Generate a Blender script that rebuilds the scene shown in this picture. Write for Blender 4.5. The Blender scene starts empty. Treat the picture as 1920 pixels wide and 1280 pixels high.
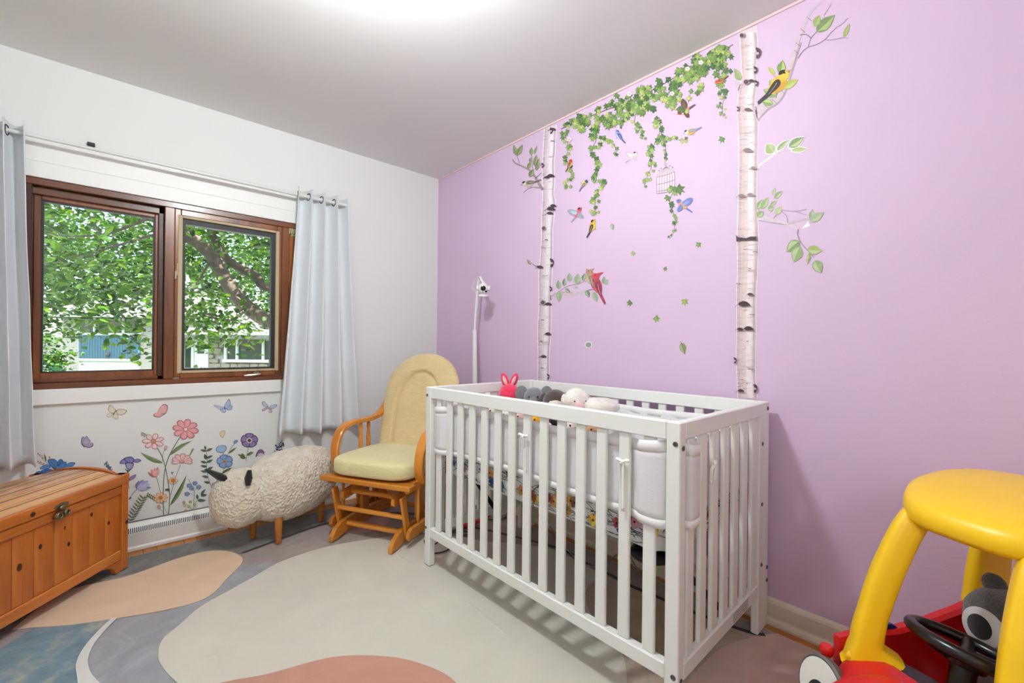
import bpy, bmesh, math, random
from math import sin, cos, pi, radians
from mathutils import Vector, Matrix, noise as mnoise
R = random.Random(7)
SC = bpy.context.scene
COL = SC.collection

# ---------------------------------------------------------------- camera
FPX, CYP, HCAM = 820.5, 645.8073, 1.0976
YAW, ROLL = radians(42.3322), radians(0.607)
XP, YW, ZC = 1.9518, 3.0541, 2.44            # pink wall, window wall, ceiling
XL, YB = -1.25, -1.35                        # wall out of view on the left, wall behind the camera
FW = Vector((sin(YAW), cos(YAW), 0)); RT0 = Vector((cos(YAW), -sin(YAW), 0)); UP0 = Vector((0, 0, 1))
RT = RT0*cos(ROLL) + UP0*sin(ROLL); UP = UP0*cos(ROLL) - RT0*sin(ROLL)
CAM = Vector((0, 0, HCAM))
cd = bpy.data.cameras.new('camera'); cam = bpy.data.objects.new('camera', cd); COL.objects.link(cam)
cd.sensor_fit = 'HORIZONTAL'; cd.sensor_width = 36; cd.lens = FPX/1920*36
cd.shift_y = (CYP-640)/1920; cd.clip_start = .05; cd.clip_end = 500
M3 = Matrix((RT, UP, -FW)).transposed()
cam.matrix_world = Matrix.Translation(CAM) @ M3.to_4x4()
SC.camera = cam

def ray(px, py): return FW*FPX + RT*(px-960) - UP*(py-CYP)
def ux(px, py, x=XP): d = ray(px, py); return CAM + d*(x/d.x)          # where the sight line meets the plane x
def uy(px, py, y=YW): d = ray(px, py); return CAM + d*(y/d.y)
def uz(px, py, z=0.): d = ray(px, py); return CAM + d*((z-HCAM)/d.z)

# ---------------------------------------------------------------- world, sun, lamp, exposure
SC.view_settings.view_transform = 'Standard'; SC.view_settings.look = 'None'
SC.view_settings.gamma = 1; SC.view_settings.use_curve_mapping = False
SC.view_settings.exposure = 0.56
w = bpy.data.worlds.new('sky'); SC.world = w; w.use_nodes = True
nt = w.node_tree; bgn = nt.nodes['Background']
skt = nt.nodes.new('ShaderNodeTexSky'); skt.sky_type = 'NISHITA'; skt.sun_disc = False
skt.sun_elevation = radians(58); skt.sun_rotation = radians(200); skt.altitude = 50; skt.air_density = 1; skt.dust_density = 2.5
nt.links.new(skt.outputs[0], bgn.inputs[0]); bgn.inputs[1].default_value = 0.60
sl = bpy.data.lights.new('sun', 'SUN'); sl.energy = 22; sl.angle = radians(.6); sl.color = (1, .95, .86)
so = bpy.data.objects.new('sun', sl); COL.objects.link(so)
so.rotation_euler = Vector((-.75, .62, -1.0)).to_track_quat('-Z', 'Y').to_euler(); so.location = (8, -6, 12)
for ln, le, lr, lp in (('ceiling_lamp', 26, .06, (.50, 1.11, 2.34)), ('ceiling_lamp', 26, .06, (.50, 1.20, 2.34)), ('fill_lamp', 15, .15, (-.95, -1.05, 1.95))):     # two bulbs of the ceiling fitting, and an added fill light, unseen behind the camera
    ll = bpy.data.lights.new(ln, 'POINT'); ll.energy = le; ll.shadow_soft_size = lr; ll.color = (.92, 1, 1.02)
    lo = bpy.data.objects.new(ln, ll); COL.objects.link(lo); lo.location = lp
try:
    SC.cycles.use_denoising = True; SC.cycles.max_bounces = 10; SC.cycles.diffuse_bounces = 6
    SC.cycles.transparent_max_bounces = 24; SC.cycles.sample_clamp_indirect = 6
except Exception: pass

# ---------------------------------------------------------------- materials
def lin(c):
    if isinstance(c, str): c = tuple(int(c[i:i+2], 16)/255 for i in (0, 2, 4))
    return tuple((v/12.92 if v <= .04045 else ((v+.055)/1.055)**2.4) for v in c)
class NT:
    def __init__(s, name):
        s.m = bpy.data.materials.new(name); s.m.use_nodes = True; s.t = s.m.node_tree
        s.b = s.t.nodes['Principled BSDF']; s.out = s.t.nodes['Material Output']
    def n(s, typ, **kw):
        nd = s.t.nodes.new(typ)
        for k, v in kw.items():
            if k in nd.inputs: nd.inputs[k].default_value = v
            else: setattr(nd, k, v)
        return nd
    def l(s, a, b): s.t.links.new(a, b)
    def coord(s, scale=(1, 1, 1), kind='Object'):
        tc = s.n('ShaderNodeTexCoord'); mp = s.n('ShaderNodeMapping'); mp.inputs['Scale'].default_value = scale
        s.l(tc.outputs[kind], mp.inputs[0]); return mp.outputs[0]
    def noise(s, vec, scale, detail=4, rough=.5, dist=0):
        nd = s.n('ShaderNodeTexNoise'); nd.inputs['Scale'].default_value = scale; nd.inputs['Detail'].default_value = detail
        nd.inputs['Roughness'].default_value = rough; nd.inputs['Distortion'].default_value = dist
        if vec is not None: s.l(vec, nd.inputs['Vector'])
        return nd.outputs['Fac']
    def ramp(s, fac, stops):
        nd = s.n('ShaderNodeValToRGB'); e = nd.color_ramp.elements
        while len(e) < len(stops): e.new(.5)
        for el, (p, c) in zip(e, stops): el.position = p; el.color = (*c, 1)
        s.l(fac, nd.inputs[0]); return nd.outputs[0]
    def bump(s, h, strength, dist=.002):
        nd = s.n('ShaderNodeBump'); nd.inputs['Strength'].default_value = strength; nd.inputs['Distance'].default_value = dist
        s.l(h, nd.inputs['Height']); s.l(nd.outputs[0], s.b.inputs['Normal'])
def mat(name, col, rough=.5, metal=0, var=0, vscale=8, bump=0, bscale=120, bdist=.002, stretch=(1, 1, 1), coat=0, sheen=0, spec=.5):
    k = NT(name); c = lin(col); k.b.inputs['Base Color'].default_value = (*c, 1)
    k.b.inputs['Roughness'].default_value = rough; k.b.inputs['Metallic'].default_value = metal
    k.b.inputs['Specular IOR Level'].default_value = spec
    if coat: k.b.inputs['Coat Weight'].default_value = coat; k.b.inputs['Coat Roughness'].default_value = .15
    if sheen: k.b.inputs['Sheen Weight'].default_value = sheen
    v = k.coord(stretch)
    if var:
        a = tuple(x*(1-var) for x in c); b = tuple(min(1, x*(1+var)) for x in c)
        k.l(k.ramp(k.noise(v, vscale), [(.3, a), (.7, b)]), k.b.inputs['Base Color'])
    if bump: k.bump(k.noise(v, bscale, 3), bump, bdist)
    return k.m
def wood(name, c1, c2, c3=None, axis=0, scale=14, rough=.35, knots=False, coat=0):
    k = NT(name); st = [1, 1, 1]; st[axis] = .09
    v = k.coord(st); a = k.noise(v, scale, 6, .6, .6); b = k.noise(v, scale*6, 4, .6)
    mx = k.n('ShaderNodeMath', operation='MULTIPLY_ADD'); k.l(b, mx.inputs[0]); mx.inputs[1].default_value = .35; k.l(a, mx.inputs[2])
    oi = k.n('ShaderNodeObjectInfo'); ad = k.n('ShaderNodeMath', operation='MULTIPLY_ADD'); k.l(oi.outputs['Random'], ad.inputs[0]); ad.inputs[1].default_value = .10; k.l(mx.outputs[0], ad.inputs[2])
    col = k.ramp(ad.outputs[0], [(.48, lin(c1)), (.72, lin(c2)), (.9, lin(c3 or c2))])
    k.l(col, k.b.inputs['Base Color']); k.b.inputs['Roughness'].default_value = rough
    if coat: k.b.inputs['Coat Weight'].default_value = coat; k.b.inputs['Coat Roughness'].default_value = .2
    k.bump(b, .12, .001); return k.m
def attr_mat(name, rough=.6, var=.08, vscale=40, stretch=(1, 1, 1), spec=.3):
    k = NT(name); a = k.n('ShaderNodeVertexColor'); a.layer_name = 'print'
    v = k.coord(stretch); f = k.noise(v, vscale, 5, .6)
    mr = k.n('ShaderNodeMapRange'); k.l(f, mr.inputs[0]); mr.inputs[1].default_value = .25; mr.inputs[2].default_value = .75
    mr.inputs[3].default_value = 1-var; mr.inputs[4].default_value = 1+var
    mx = k.n('ShaderNodeVectorMath', operation='SCALE'); k.l(a.outputs[0], mx.inputs[0]); k.l(mr.outputs[0], mx.inputs['Scale'])
    k.l(mx.outputs[0], k.b.inputs['Base Color']); k.b.inputs['Roughness'].default_value = rough; k.b.inputs['Specular IOR Level'].default_value = spec
    return k.m

# ---------------------------------------------------------------- mesh builder
class MB:
    def __init__(s): s.v = []; s.f = []; s.c = []; s.cur = (1, 1, 1)
    def add(s, vs, fs, col=None):
        b = len(s.v); s.v += [tuple(x) for x in vs]
        s.f += [tuple(b+i for i in f) for f in fs]; s.c += [col or s.cur]*len(fs); return s
    def box(s, x0, x1, y0, y1, z0, z1, bev=0, mtx=None, col=None):
        lo = (min(x0, x1), min(y0, y1), min(z0, z1)); hi = (max(x0, x1), max(y0, y1), max(z0, z1))
        b = min(bev, .45*min(hi[i]-lo[i] for i in range(3)))
        if b <= 0:
            vs = [Vector((a, c, d)) for a in (lo[0], hi[0]) for c in (lo[1], hi[1]) for d in (lo[2], hi[2])]
            fs = [(0, 1, 3, 2), (4, 6, 7, 5), (0, 4, 5, 1), (2, 3, 7, 6), (0, 2, 6, 4), (1, 5, 7, 3)]
        else:
            vs = []; fs = []; id_ = {}
            for ax in range(3):
                for sd in (0, 1):
                    o = [(ax+1) % 3, (ax+2) % 3]; q = []
                    for (i, j) in ((0, 0), (1, 0), (1, 1), (0, 1)):
                        p = [0, 0, 0]; p[ax] = hi[ax] if sd else lo[ax]
                        p[o[0]] = hi[o[0]]-b if i else lo[o[0]]+b; p[o[1]] = hi[o[1]]-b if j else lo[o[1]]+b
                        cr = [0, 0, 0]; cr[ax] = sd; cr[o[0]] = i; cr[o[1]] = j
                        id_[(ax, tuple(cr))] = len(vs); q.append(len(vs)); vs.append(Vector(p))
                    fs.append(tuple(q if sd else q[::-1]))
            for ax in range(3):
                a, c = (ax+1) % 3, (ax+2) % 3
                for i in (0, 1):
                    for j in (0, 1):
                        e = []
                        for t in (0, 1):
                            cr = [0, 0, 0]; cr[ax] = t; cr[a] = i; cr[c] = j; e.append(tuple(cr))
                        fs.append((id_[(a, e[0])], id_[(a, e[1])], id_[(c, e[1])], id_[(c, e[0])]))
            for i in (0, 1):
                for j in (0, 1):
                    for t in (0, 1): fs.append(tuple(id_[(ax, (i, j, t))] for ax in range(3)))
        if mtx: vs = [mtx @ x for x in vs]
        return s.add(vs, fs, col)
    def beam(s, a, b, w, t, bev=.003, up=(0, 0, 1), col=None):       # bar from a to b, w wide (sideways), t thick
        a, b = Vector(a), Vector(b); d = b-a; L = d.length; z = d.normalized(); x = Vector(up).cross(z)
        if x.length < 1e-4: x = Vector((1, 0, 0)).cross(z)
        x.normalize(); y = z.cross(x)
        m = Matrix.Translation(a) @ Matrix((x, y, z)).transposed().to_4x4()
        return s.box(-w/2, w/2, -t/2, t/2, 0, L, bev, m, col)
    def tube(s, pts, rad, seg=8, closed=False, cap=True, col=None, flat=1):
        pts = [Vector(p) for p in pts]; n = len(pts); rad = rad if isinstance(rad, (list, tuple)) else [rad]*n
        t0 = (pts[1]-pts[0]).normalized(); nx = t0.orthogonal().normalized(); vs = []; fs = []
        for i, p in enumerate(pts):
            if closed: t = (pts[(i+1) % n]-pts[i-1]).normalized()
            else: t = (pts[min(i+1, n-1)]-pts[max(i-1, 0)]).normalized()
            nx = (nx-t*nx.dot(t)).normalized(); ny = t.cross(nx)
            vs += [p+(nx*cos(2*pi*k/seg)+ny*sin(2*pi*k/seg)*flat)*rad[i] for k in range(seg)]
        for i in range(n if closed else n-1):
            for k in range(seg):
                a = i*seg+k; b = i*seg+(k+1) % seg; c = ((i+1) % n)*seg+(k+1) % seg; d = ((i+1) % n)*seg+k
                fs.append((a, b, c, d))
        if cap and not closed: fs += [tuple(range(seg))[::-1], tuple(range((n-1)*seg, n*seg))]
        return s.add(vs, fs, col)
    def lathe(s, prof, seg=20, mtx=None, col=None):                  # profile of (r, z)
        vs = []; fs = []; n = len(prof)
        for r_, z in prof: vs += [Vector((r_*cos(2*pi*k/seg), r_*sin(2*pi*k/seg), z)) for k in range(seg)]
        for i in range(n-1):
            for k in range(seg): fs.append((i*seg+k, i*seg+(k+1) % seg, (i+1)*seg+(k+1) % seg, (i+1)*seg+k))
        if prof[0][0] > 1e-5: fs.append(tuple(range(seg))[::-1])
        if prof[-1][0] > 1e-5: fs.append(tuple(range((n-1)*seg, n*seg)))
        if mtx: vs = [mtx @ x for x in vs]
        return s.add(vs, fs, col)
    def prism(s, poly, t0, t1, mtx=None, col=None, bev=0):           # polygon in xy, extruded along z
        n = len(poly); P = [Vector((p[0], p[1], 0)) for p in poly]
        area = sum(P[i].x*P[(i+1) % n].y-P[(i+1) % n].x*P[i].y for i in range(n))
        if area < 0: P.reverse()
        rings = []
        def inset(d):
            if d == 0: return P
            o = []
            for i in range(n):
                e1 = (P[i]-P[i-1]).normalized(); e2 = (P[(i+1) % n]-P[i]).normalized()
                n1 = Vector((-e1.y, e1.x, 0)); n2 = Vector((-e2.y, e2.x, 0)); m = (n1+n2)
                m = m.normalized() if m.length > 1e-6 else n1
                o.append(P[i]+m*min(d/max(.4, m.dot(n1)), 3*d))
            return o
        if bev: rings = [(inset(bev), t0), (P, t0+bev), (P, t1-bev), (inset(bev), t1)]
        else: rings = [(P, t0), (P, t1)]
        vs = [Vector((q.x, q.y, z)) for ring, z in rings for q in ring]; fs = [tuple(range(n))[::-1]]
        for k in range(len(rings)-1):
            for i in range(n): fs.append((k*n+i, k*n+(i+1) % n, (k+1)*n+(i+1) % n, (k+1)*n+i))
        fs.append(tuple(range((len(rings)-1)*n, len(rings)*n)))
        if mtx: vs = [mtx @ x for x in vs]
        return s.add(vs, fs, col)
    def ell(s, c, r, seg=16, rings=10, mtx=None, col=None, amp=0, fr=8, sq=1.0):
        c = Vector(c); r = r if isinstance(r, (list, tuple)) else (r, r, r); vs = []; fs = []
        sg = lambda v: math.copysign(abs(v)**sq, v)
        for i in range(rings+1):
            th = pi*i/rings
            for k in range(seg):
                ph = 2*pi*k/seg
                d = Vector((sg(sin(th))*sg(cos(ph)), sg(sin(th))*sg(sin(ph)), sg(cos(th))))
                q = 1+amp*mnoise.noise(d*fr+c*7) if amp else 1
                vs.append(Vector((d.x*r[0]*q, d.y*r[1]*q, d.z*r[2]*q)))
        for i in range(rings):
            for k in range(seg): fs.append((i*seg+k, (i+1)*seg+k, (i+1)*seg+(k+1) % seg, i*seg+(k+1) % seg))
        vs = [(mtx @ x if mtx else x)+c for x in vs]
        return s.add(vs, fs, col)
    def sheet(s, fn, nu, nv, closed=False, col=None):               # grid surface fn(u, v), u and v in 0..1
        vs = [Vector(fn(i/(nu if closed else nu-1), j/(nv-1))) for j in range(nv) for i in range(nu)]; fs = []
        for j in range(nv-1):
            for i in range(nu if closed else nu-1):
                fs.append((j*nu+i, j*nu+(i+1) % nu, (j+1)*nu+(i+1) % nu, (j+1)*nu+i))
        return s.add(vs, fs, col)
    def build(s, name, m=None, parent=None, smooth=None, solid=0, sub=0, weld=False, print_=False):
        me = bpy.data.meshes.new(name); me.from_pydata(s.v, [], s.f); me.update()
        if print_:
            ca = me.color_attributes.new('print', 'FLOAT_COLOR', 'CORNER'); buf = []
            for p, c in zip(me.polygons, s.c): buf += [c[0], c[1], c[2], 1.0]*p.loop_total
            ca.data.foreach_set('color', buf)
        if weld:
            bm = bmesh.new(); bm.from_mesh(me); bmesh.ops.remove_doubles(bm, verts=bm.verts, dist=1e-5)
            bmesh.ops.recalc_face_normals(bm, faces=bm.faces); bm.to_mesh(me); bm.free()
        o = bpy.data.objects.new(name, me); COL.objects.link(o)
        if m: me.materials.append(m)
        if parent: o.parent = parent
        if smooth is True: me.polygons.foreach_set('use_smooth', [True]*len(me.polygons))
        elif smooth:
            me.polygons.foreach_set('use_smooth', [True]*len(me.polygons)); me.set_sharp_from_angle(angle=radians(smooth))
        if sub: md = o.modifiers.new('sub', 'SUBSURF'); md.levels = md.render_levels = sub
        if solid: md = o.modifiers.new('solid', 'SOLIDIFY'); md.thickness = solid; md.offset = 0
        return o
def thing(name, label, cat, loc=(0, 0, 0), rz=0, group=None):
    o = bpy.data.objects.new(name, None); COL.objects.link(o); o.empty_display_size = .1
    o.location = loc; o.rotation_euler = (0, 0, rz); return tag(o, label, cat, group)
def tag(o, label, cat, group=None):
    o['label'] = label; o['category'] = cat
    if group: o['group'] = group
    return o
def struct(o, label=None, cat=None):
    o['kind'] = 'structure'
    if label: o['label'] = label
    if cat: o['category'] = cat
    return o
def stuff(o): o['kind'] = 'stuff'; return o
def spline(pts, n=8, closed=False):                                  # Catmull-Rom through the points
    P = [Vector(p) if len(p) == 3 else Vector((p[0], p[1], 0)) for p in pts]; out = []; m = len(P)
    for i in range(m if closed else m-1):
        a, b, c, d = (P[(i-1) % m], P[i], P[(i+1) % m], P[(i+2) % m]) if closed else (P[max(i-1, 0)], P[i], P[i+1], P[min(i+2, m-1)])
        for k in range(n):
            t = k/n; out.append(.5*((2*b)+(c-a)*t+(2*a-5*b+4*c-d)*t*t+(3*b-a-3*c+d)*t**3))
    if not closed: out.append(P[-1])
    return out
# ================================================================ room shell
m_wall = mat('white_paint', 'DFDFDC', .85, bump=.08, bscale=260, bdist=.001)
m_ceil = mat('ceiling_paint', 'E6E6E4', .9, bump=.08, bscale=200, bdist=.001)
m_pink = mat('lilac_paint', 'D3B7D2', .6, var=.02, vscale=3, bump=.25, bscale=190, bdist=.0012)
m_trimw = mat('white_trim_paint', 'E8E7E3', .45)
m_cream = mat('cream_trim_paint', 'DDD2C0', .45)
T = .16
WX0, WX1, WZ0, WZ1 = -.32, .92, .86, 1.865       # window opening
b = MB()
b.box(XL-T, WX0, YW, YW+T, -.05, ZC+.05); b.box(WX1, XP+T, YW, YW+T, -.05, ZC+.05)
b.box(WX0, WX1, YW, YW+T, -.05, WZ0); b.box(WX0, WX1, YW, YW+T, WZ1, ZC+.05)
struct(b.build('wall_window', m_wall), 'white painted wall holding the wood-framed window', 'wall')
struct(MB().box(XP, XP+T, YB-T, YW, -.05, ZC+.05).build('wall_right', m_pink), 'lilac pink painted wall behind the crib', 'wall')
struct(MB().box(XL-T, XL, YB-T, YW, -.05, ZC+.05).build('wall_left', m_wall), 'plain white wall left of the chest', 'wall')
struct(MB().box(XL, XP, YB-T, YB, -.05, ZC+.05).build('wall_back', m_wall), 'plain white wall facing the window', 'wall')
struct(MB().box(XL-T, XP+T, YB-T, YW+T, ZC, ZC+.15).build('ceiling', m_ceil), 'smooth white ceiling', 'ceiling')
m_oak = wood('oak_strip', '8A4F1E', 'B9762F', 'A86527', axis=1, scale=10, rough=.35)
m_sub = mat('subfloor', '4A2E16', .8)
flo = struct(MB().box(XL-T, XP+T, YB-T, YW+T, -.16, -.021).build('floor', m_sub), 'narrow oak strip floor around the rug edge', 'floor')
pw = .0572; nstrip = int((XP-XL)/pw)+1; pm = None
lens = [1.1, .9, 1.3, 1.15]
for i in range(nstrip):
    y = YB - R.random()*.5; x = XL+i*pw
    if x > XP-.01: continue
    for k in range(4):
        L = (1.42 if k < 3 else 2.)
        y1 = min(YW, y+L)
        if y1-max(y, YB) > .05:
            if pm is None:
                o = MB().box(.0008, pw-.0008, .0008, .9992, -.02, 0, .0012).build('plank', m_oak, flo); pm = o.data
            else:
                o = bpy.data.objects.new('plank', pm); COL.objects.link(o); o.parent = flo
            o.location = (x, max(y, YB), 0); o.scale = (1, y1-max(y, YB), 1)
        y = y1
def baseb(name, length, m):      # moulded board running along +x, back at y=0, room towards -y
    pr = [(0, 0), (-.026, 0), (-.026, .008), (-.022, .018), (-.014, .026), (-.013, .03), (-.013, .082), (-.010, .090), (-.005, .097), (0, .1)]
    b = MB(); b.prism(pr, 0, length, Matrix(((0, 0, 1, 0), (1, 0, 0, 0), (0, 1, 0, 0), (0, 0, 0, 1))))
    return struct(b.build(name, m))
o = baseb('baseboard_window', XP-.505, m_trimw); o.location = (.505, YW, 0); o['label'] = 'white baseboard under the window behind the glider'; o['category'] = 'baseboard'
o = baseb('baseboard_right', YW-YB-.027, m_cream); o.location = (XP, YW-.027, 0); o.rotation_euler = (0, 0, -pi/2); o['label'] = 'cream baseboard along the lilac wall'; o['category'] = 'baseboard'
o = baseb('baseboard_left', YW-YB, m_trimw); o.location = (XL, YB, 0); o.rotation_euler = (0, 0, pi/2); o['label'] = 'white baseboard on the plain left wall'; o['category'] = 'baseboard'
# thin pale bead where the lilac wall meets the ceiling
struct(MB().box(XP-.006, XP, YB, YW, ZC-.011, ZC, .002).build('trim_1', mat('bead_paint', 'E2C4C4', .6)), 'pale pink paint bead where lilac wall meets ceiling', 'trim')
# white boards above and below the window
b = MB(); b.box(-.42, .93, YW-.014, YW, WZ1, 1.94, .002)
struct(b.build('trim_2', m_trimw), 'white header board just above the window', 'trim')
b = MB(); b.box(-.42, .93, YW-.008, YW, 1.9415, 2.055, .002)
struct(b.build('trim_3', m_trimw), 'upper white board between header and curtain rod', 'trim')
b = MB(); b.box(-.42, .79, YW-.02, YW, .785, WZ0, .004)
struct(b.build('trim_4', m_trimw), 'white apron board just below the window', 'trim')

# ================================================================ window
m_wd = wood('window_wood', '3E1F0E', '6B3717', '7A431E', axis=0, scale=12, rough=.35, coat=.3)
m_wdv = wood('window_wood_upright', '4A2510', '7A421C', '8A4F22', axis=2, scale=12, rough=.35, coat=.3)
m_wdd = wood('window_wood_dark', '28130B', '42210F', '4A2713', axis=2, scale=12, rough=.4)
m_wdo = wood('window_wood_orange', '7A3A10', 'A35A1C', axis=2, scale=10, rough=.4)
m_beige = mat('beige_weatherstrip', 'B9A583', .6)
m_gask = mat('black_gasket', '23201F', .55)
m_chrome = mat('brushed_nickel', 'B5AC9A', .3, metal=1)
m_dirt = mat('old_sealant', 'B9C2C0', .8, var=.3, vscale=60)
k = NT('window_glass'); tr = k.n('ShaderNodeBsdfTransparent'); gl = k.n('ShaderNodeBsdfGlossy', Roughness=0.0); fr = k.n('ShaderNodeFresnel', IOR=1.35); mx = k.n('ShaderNodeMixShader')
tr.inputs[0].default_value = (.97, .99, .98, 1); k.l(fr.outputs[0], mx.inputs[0]); k.l(tr.outputs[0], mx.inputs[1]); k.l(gl.outputs[0], mx.inputs[2]); k.l(mx.outputs[0], k.out.inputs[0]); m_glass = k.m
W = struct(bpy.data.objects.new('window_1', None), 'two-light brown wood window looking onto the trees', 'window'); COL.objects.link(W); W.location = (0, YW, 0)
def wbox(name, m, *bx, bev=.003):
    q = MB()
    for c in bx: q.box(*c, bev)
    return q.build(name, m, W)
# local y: 0 at the wall face, outwards positive
wbox('head_jamb', m_wd, (WX0, WX1, -.004, .15, 1.832, WZ1))
wbox('head_stop', m_wd, (WX0+.02, .203, .03, .15, 1.795, 1.832), (WX0+.02, .203, .03, .15, .888, .908))
wbox('sill_jamb', m_wd, (WX0, WX1, -.012, .15, WZ0, .888))
wbox('side_jamb', m_wdd, (WX0, -.288, -.004, .15, .888, 1.832))
wbox('side_jamb', m_wdo, (.832, WX1, .012, .15, .888, 1.79)); wbox('side_jamb', m_wdv, (.79, .832, -.006, .15, .888, 1.832))
wbox('mullion', m_wdv, (.203, .247, -.006, .15, .888, 1.832))
wbox('mullion_side', m_wdd, (.178, .203, .03, .15, .888, 1.832))
# fixed left light
s1 = wbox('fixed_sash', m_wdv, (-.288, -.262, .05, .10, .905, 1.80), (.165, .19, .05, .10, .905, 1.80), (-.262, .165, .05, .10, 1.775, 1.80), (-.262, .165, .05, .10, .905, .935))
q = MB(); q.box(-.262, -.254, .055, .075, .935, 1.775); q.box(.157, .165, .055, .075, .935, 1.775); q.box(-.254, .157, .055, .075, .935, .941); q.box(-.254, .157, .055, .075, 1.767, 1.775)
q.build('gasket', m_gask, s1)
MB().box(-.254, .157, .066, .070, .941, 1.767).build('pane', m_glass, s1)
# casement on the right: wood, beige strip, black gasket, glass
s2 = wbox('casement_sash', m_wdv, (.247, .275, .0, .05, .895, 1.832), (.762, .79, .0, .05, .895, 1.832), (.275, .762, .0, .05, 1.80, 1.832), (.275, .762, .0, .05, .888, .918))
q = MB(); z0, z1, x0, x1 = .918, 1.80, .262, .775
q.box(x0, x0+.020, -.004, .03, z0, z1, .002); q.box(x1-.020, x1, -.004, .03, z0, z1, .002); q.box(x0+.02, x1-.02, -.004, .03, z1-.014, z1, .002); q.box(x0+.02, x1-.02, -.004, .03, z0, z0+.014, .002)
q.build('beige_weatherstrip', m_beige, s2)['label'] = 'beige weatherstrip around the right pane'
q = MB(); x0, x1, z0, z1 = .282, .755, .932, 1.786
q.box(x0, x0+.014, .01, .05, z0, z1); q.box(x1-.022, x1, .01, .05, z0, z1); q.box(x0+.014, x1-.022, .01, .05, z1-.03, z1); q.box(x0+.014, x1-.022, .01, .05, z0, z0+.01)
q.build('gasket', m_gask, s2)
MB().box(x0+.014, x1-.022, .032, .036, z0+.01, z1-.03).build('pane', m_glass, s2)
q = MB()
for i in range(46):
    xx = x0+.016+i*.0093; q.box(xx, xx+R.uniform(.004, .0095), .020, .030, z0+.008, z0+.010+R.uniform(.001, .008), .001)
stuff(q.build('sealant', m_dirt, s2))
q = MB(); q.tube([(.585, -.012, .893), (.63, -.024, .896), (.672, -.02, .9)], [.007, .008, .006], 8); q.box(.635, .668, -.014, .0, .888, .915, .004); q.tube([(.648, -.01, .905), (.655, -.02, .925)], [.006, .004], 8)
q.build('crank_handle', m_chrome, W, 40)['label'] = 'metal crank handle on the lower frame'
q = MB(); q.box(.255, .262, -.012, .002, 1.46, 1.53, .002); q.box(.248, .256, -.014, .002, 1.44, 1.485, .002); q.build('sash_lock', m_beige, W)
MB().box(.838, .868, -.004, .012, 1.795, 1.828, .002).build('hinge_plate', mat('brass_plate', 'A9996A', .4, metal=.6), W)
q = MB(); q.box(.84, .915, .004, .014, 1.40, 1.405); q.box(.862, .865, .004, .014, .9, 1.79); q.build('panel_joint', m_wdd, W)

# ================================================================ baseboard heater
hx0, hx1 = -.18, .503; m_heat = mat('heater_enamel', 'E0DED9', .4, var=.03, vscale=60)
hh = thing('baseboard_heater', 'white metal baseboard heater with slotted top under the window', 'heater', (hx0, YW, 0)); L = hx1-hx0
MB().prism([(0, .0), (-.052, 0), (-.056, .004), (-.056, .018), (-.050, .026), (-.050, .094), (-.030, .135), (-.022, .142), (0, .142)], 0, L, Matrix(((0, 0, 1, 0), (1, 0, 0, 0), (0, 1, 0, 0), (0, 0, 0, 1)))).build('heater_body', m_heat, hh, 25)
m_slot = mat('dark_slot', '1B1A19', .9)
q = MB(); n = int(L/.0082); dv = Vector((0, .020, .041)).normalized(); nv = Vector((0, -.041, .020)).normalized()
for i in range(n):
    a = Vector((i*.0082+.006, -.0495, .0955))+nv*.0004; w_ = .0038; bb = a+dv*.026
    q.add([a, a+Vector((w_, 0, 0)), bb+Vector((w_, 0, 0)), bb, a-nv*.003, a+Vector((w_, 0, 0))-nv*.003, bb+Vector((w_, 0, 0))-nv*.003, bb-nv*.003], [(0, 1, 2, 3), (4, 7, 6, 5), (0, 4, 5, 1), (1, 5, 6, 2), (2, 6, 7, 3), (3, 7, 4, 0)])
stuff(q.build('slot_grille', m_slot, hh)); MB().box(.002, L-.002, -.021, -.002, .1415, .1435).build('gap_shade', mat('gap_shade_grey', '6D675F', .8), hh)  # shade of the top gap painted as a thin grey strip
# ================================================================ outdoors
GZ = -1.0
def ext(px, py, D): return CAM + ray(px, py)*(D/FPX)
m_lawn = mat('mown_grass', '405A26', .9, var=.35, vscale=5)
m_conc = mat('concrete_drive', 'F2F0EA', .85, var=.08, vscale=6)
m_asph = mat('asphalt', '6F6E6C', .9, var=.12, vscale=20)
struct(MB().box(-60, 60, YW+T+.0, 90, GZ-.3, GZ).build('ground', m_lawn), 'lawn outside the window', 'lawn')
d = tag(MB().box(-14, 8, YW+1.6, YW+11, GZ, GZ+.03, .01).build('driveway', m_conc), 'pale concrete driveway outside under the tree', 'driveway'); d['kind'] = 'structure'
m_brick = mat('white_brick_mortar', '98928A', .9)
m_bk = mat('white_brick', 'ACA69E', .85, var=.1, vscale=2)
m_blue = mat('blue_siding', '3F6274', .6)
m_wht = mat('white_exterior_paint', 'BEC0BC', .6)
m_dk = mat('dark_glazing', '26332F', .08, spec=.8)
m_roof = mat('grey_shingle', '605F5D', .9, var=.12, vscale=8)
m_stone = mat('field_stone', '7F7868', .9, var=.2, vscale=1.5)
m_fence = mat('green_fence_paint', '2E5C48', .7)
DH = 20.5
HR = Matrix((RT0, FW, UP0)).transposed().to_4x4()
base = CAM + FW*DH; base.z = 0
HX = lambda px: (px-960)/FPX*DH
HZ = lambda px, py: ext(px, py, DH).z
ho = thing('house', 'split-level house across the street with blue siding over a garage', 'house', base, -YAW)
x0, xb, xg1, x1 = HX(117), HX(150), HX(262), HX(306)
zg = HZ(200, 677); zs = HZ(200, 626); zwt = HZ(200, 594); ze = HZ(200, 588); g0 = zg-2.2
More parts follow.
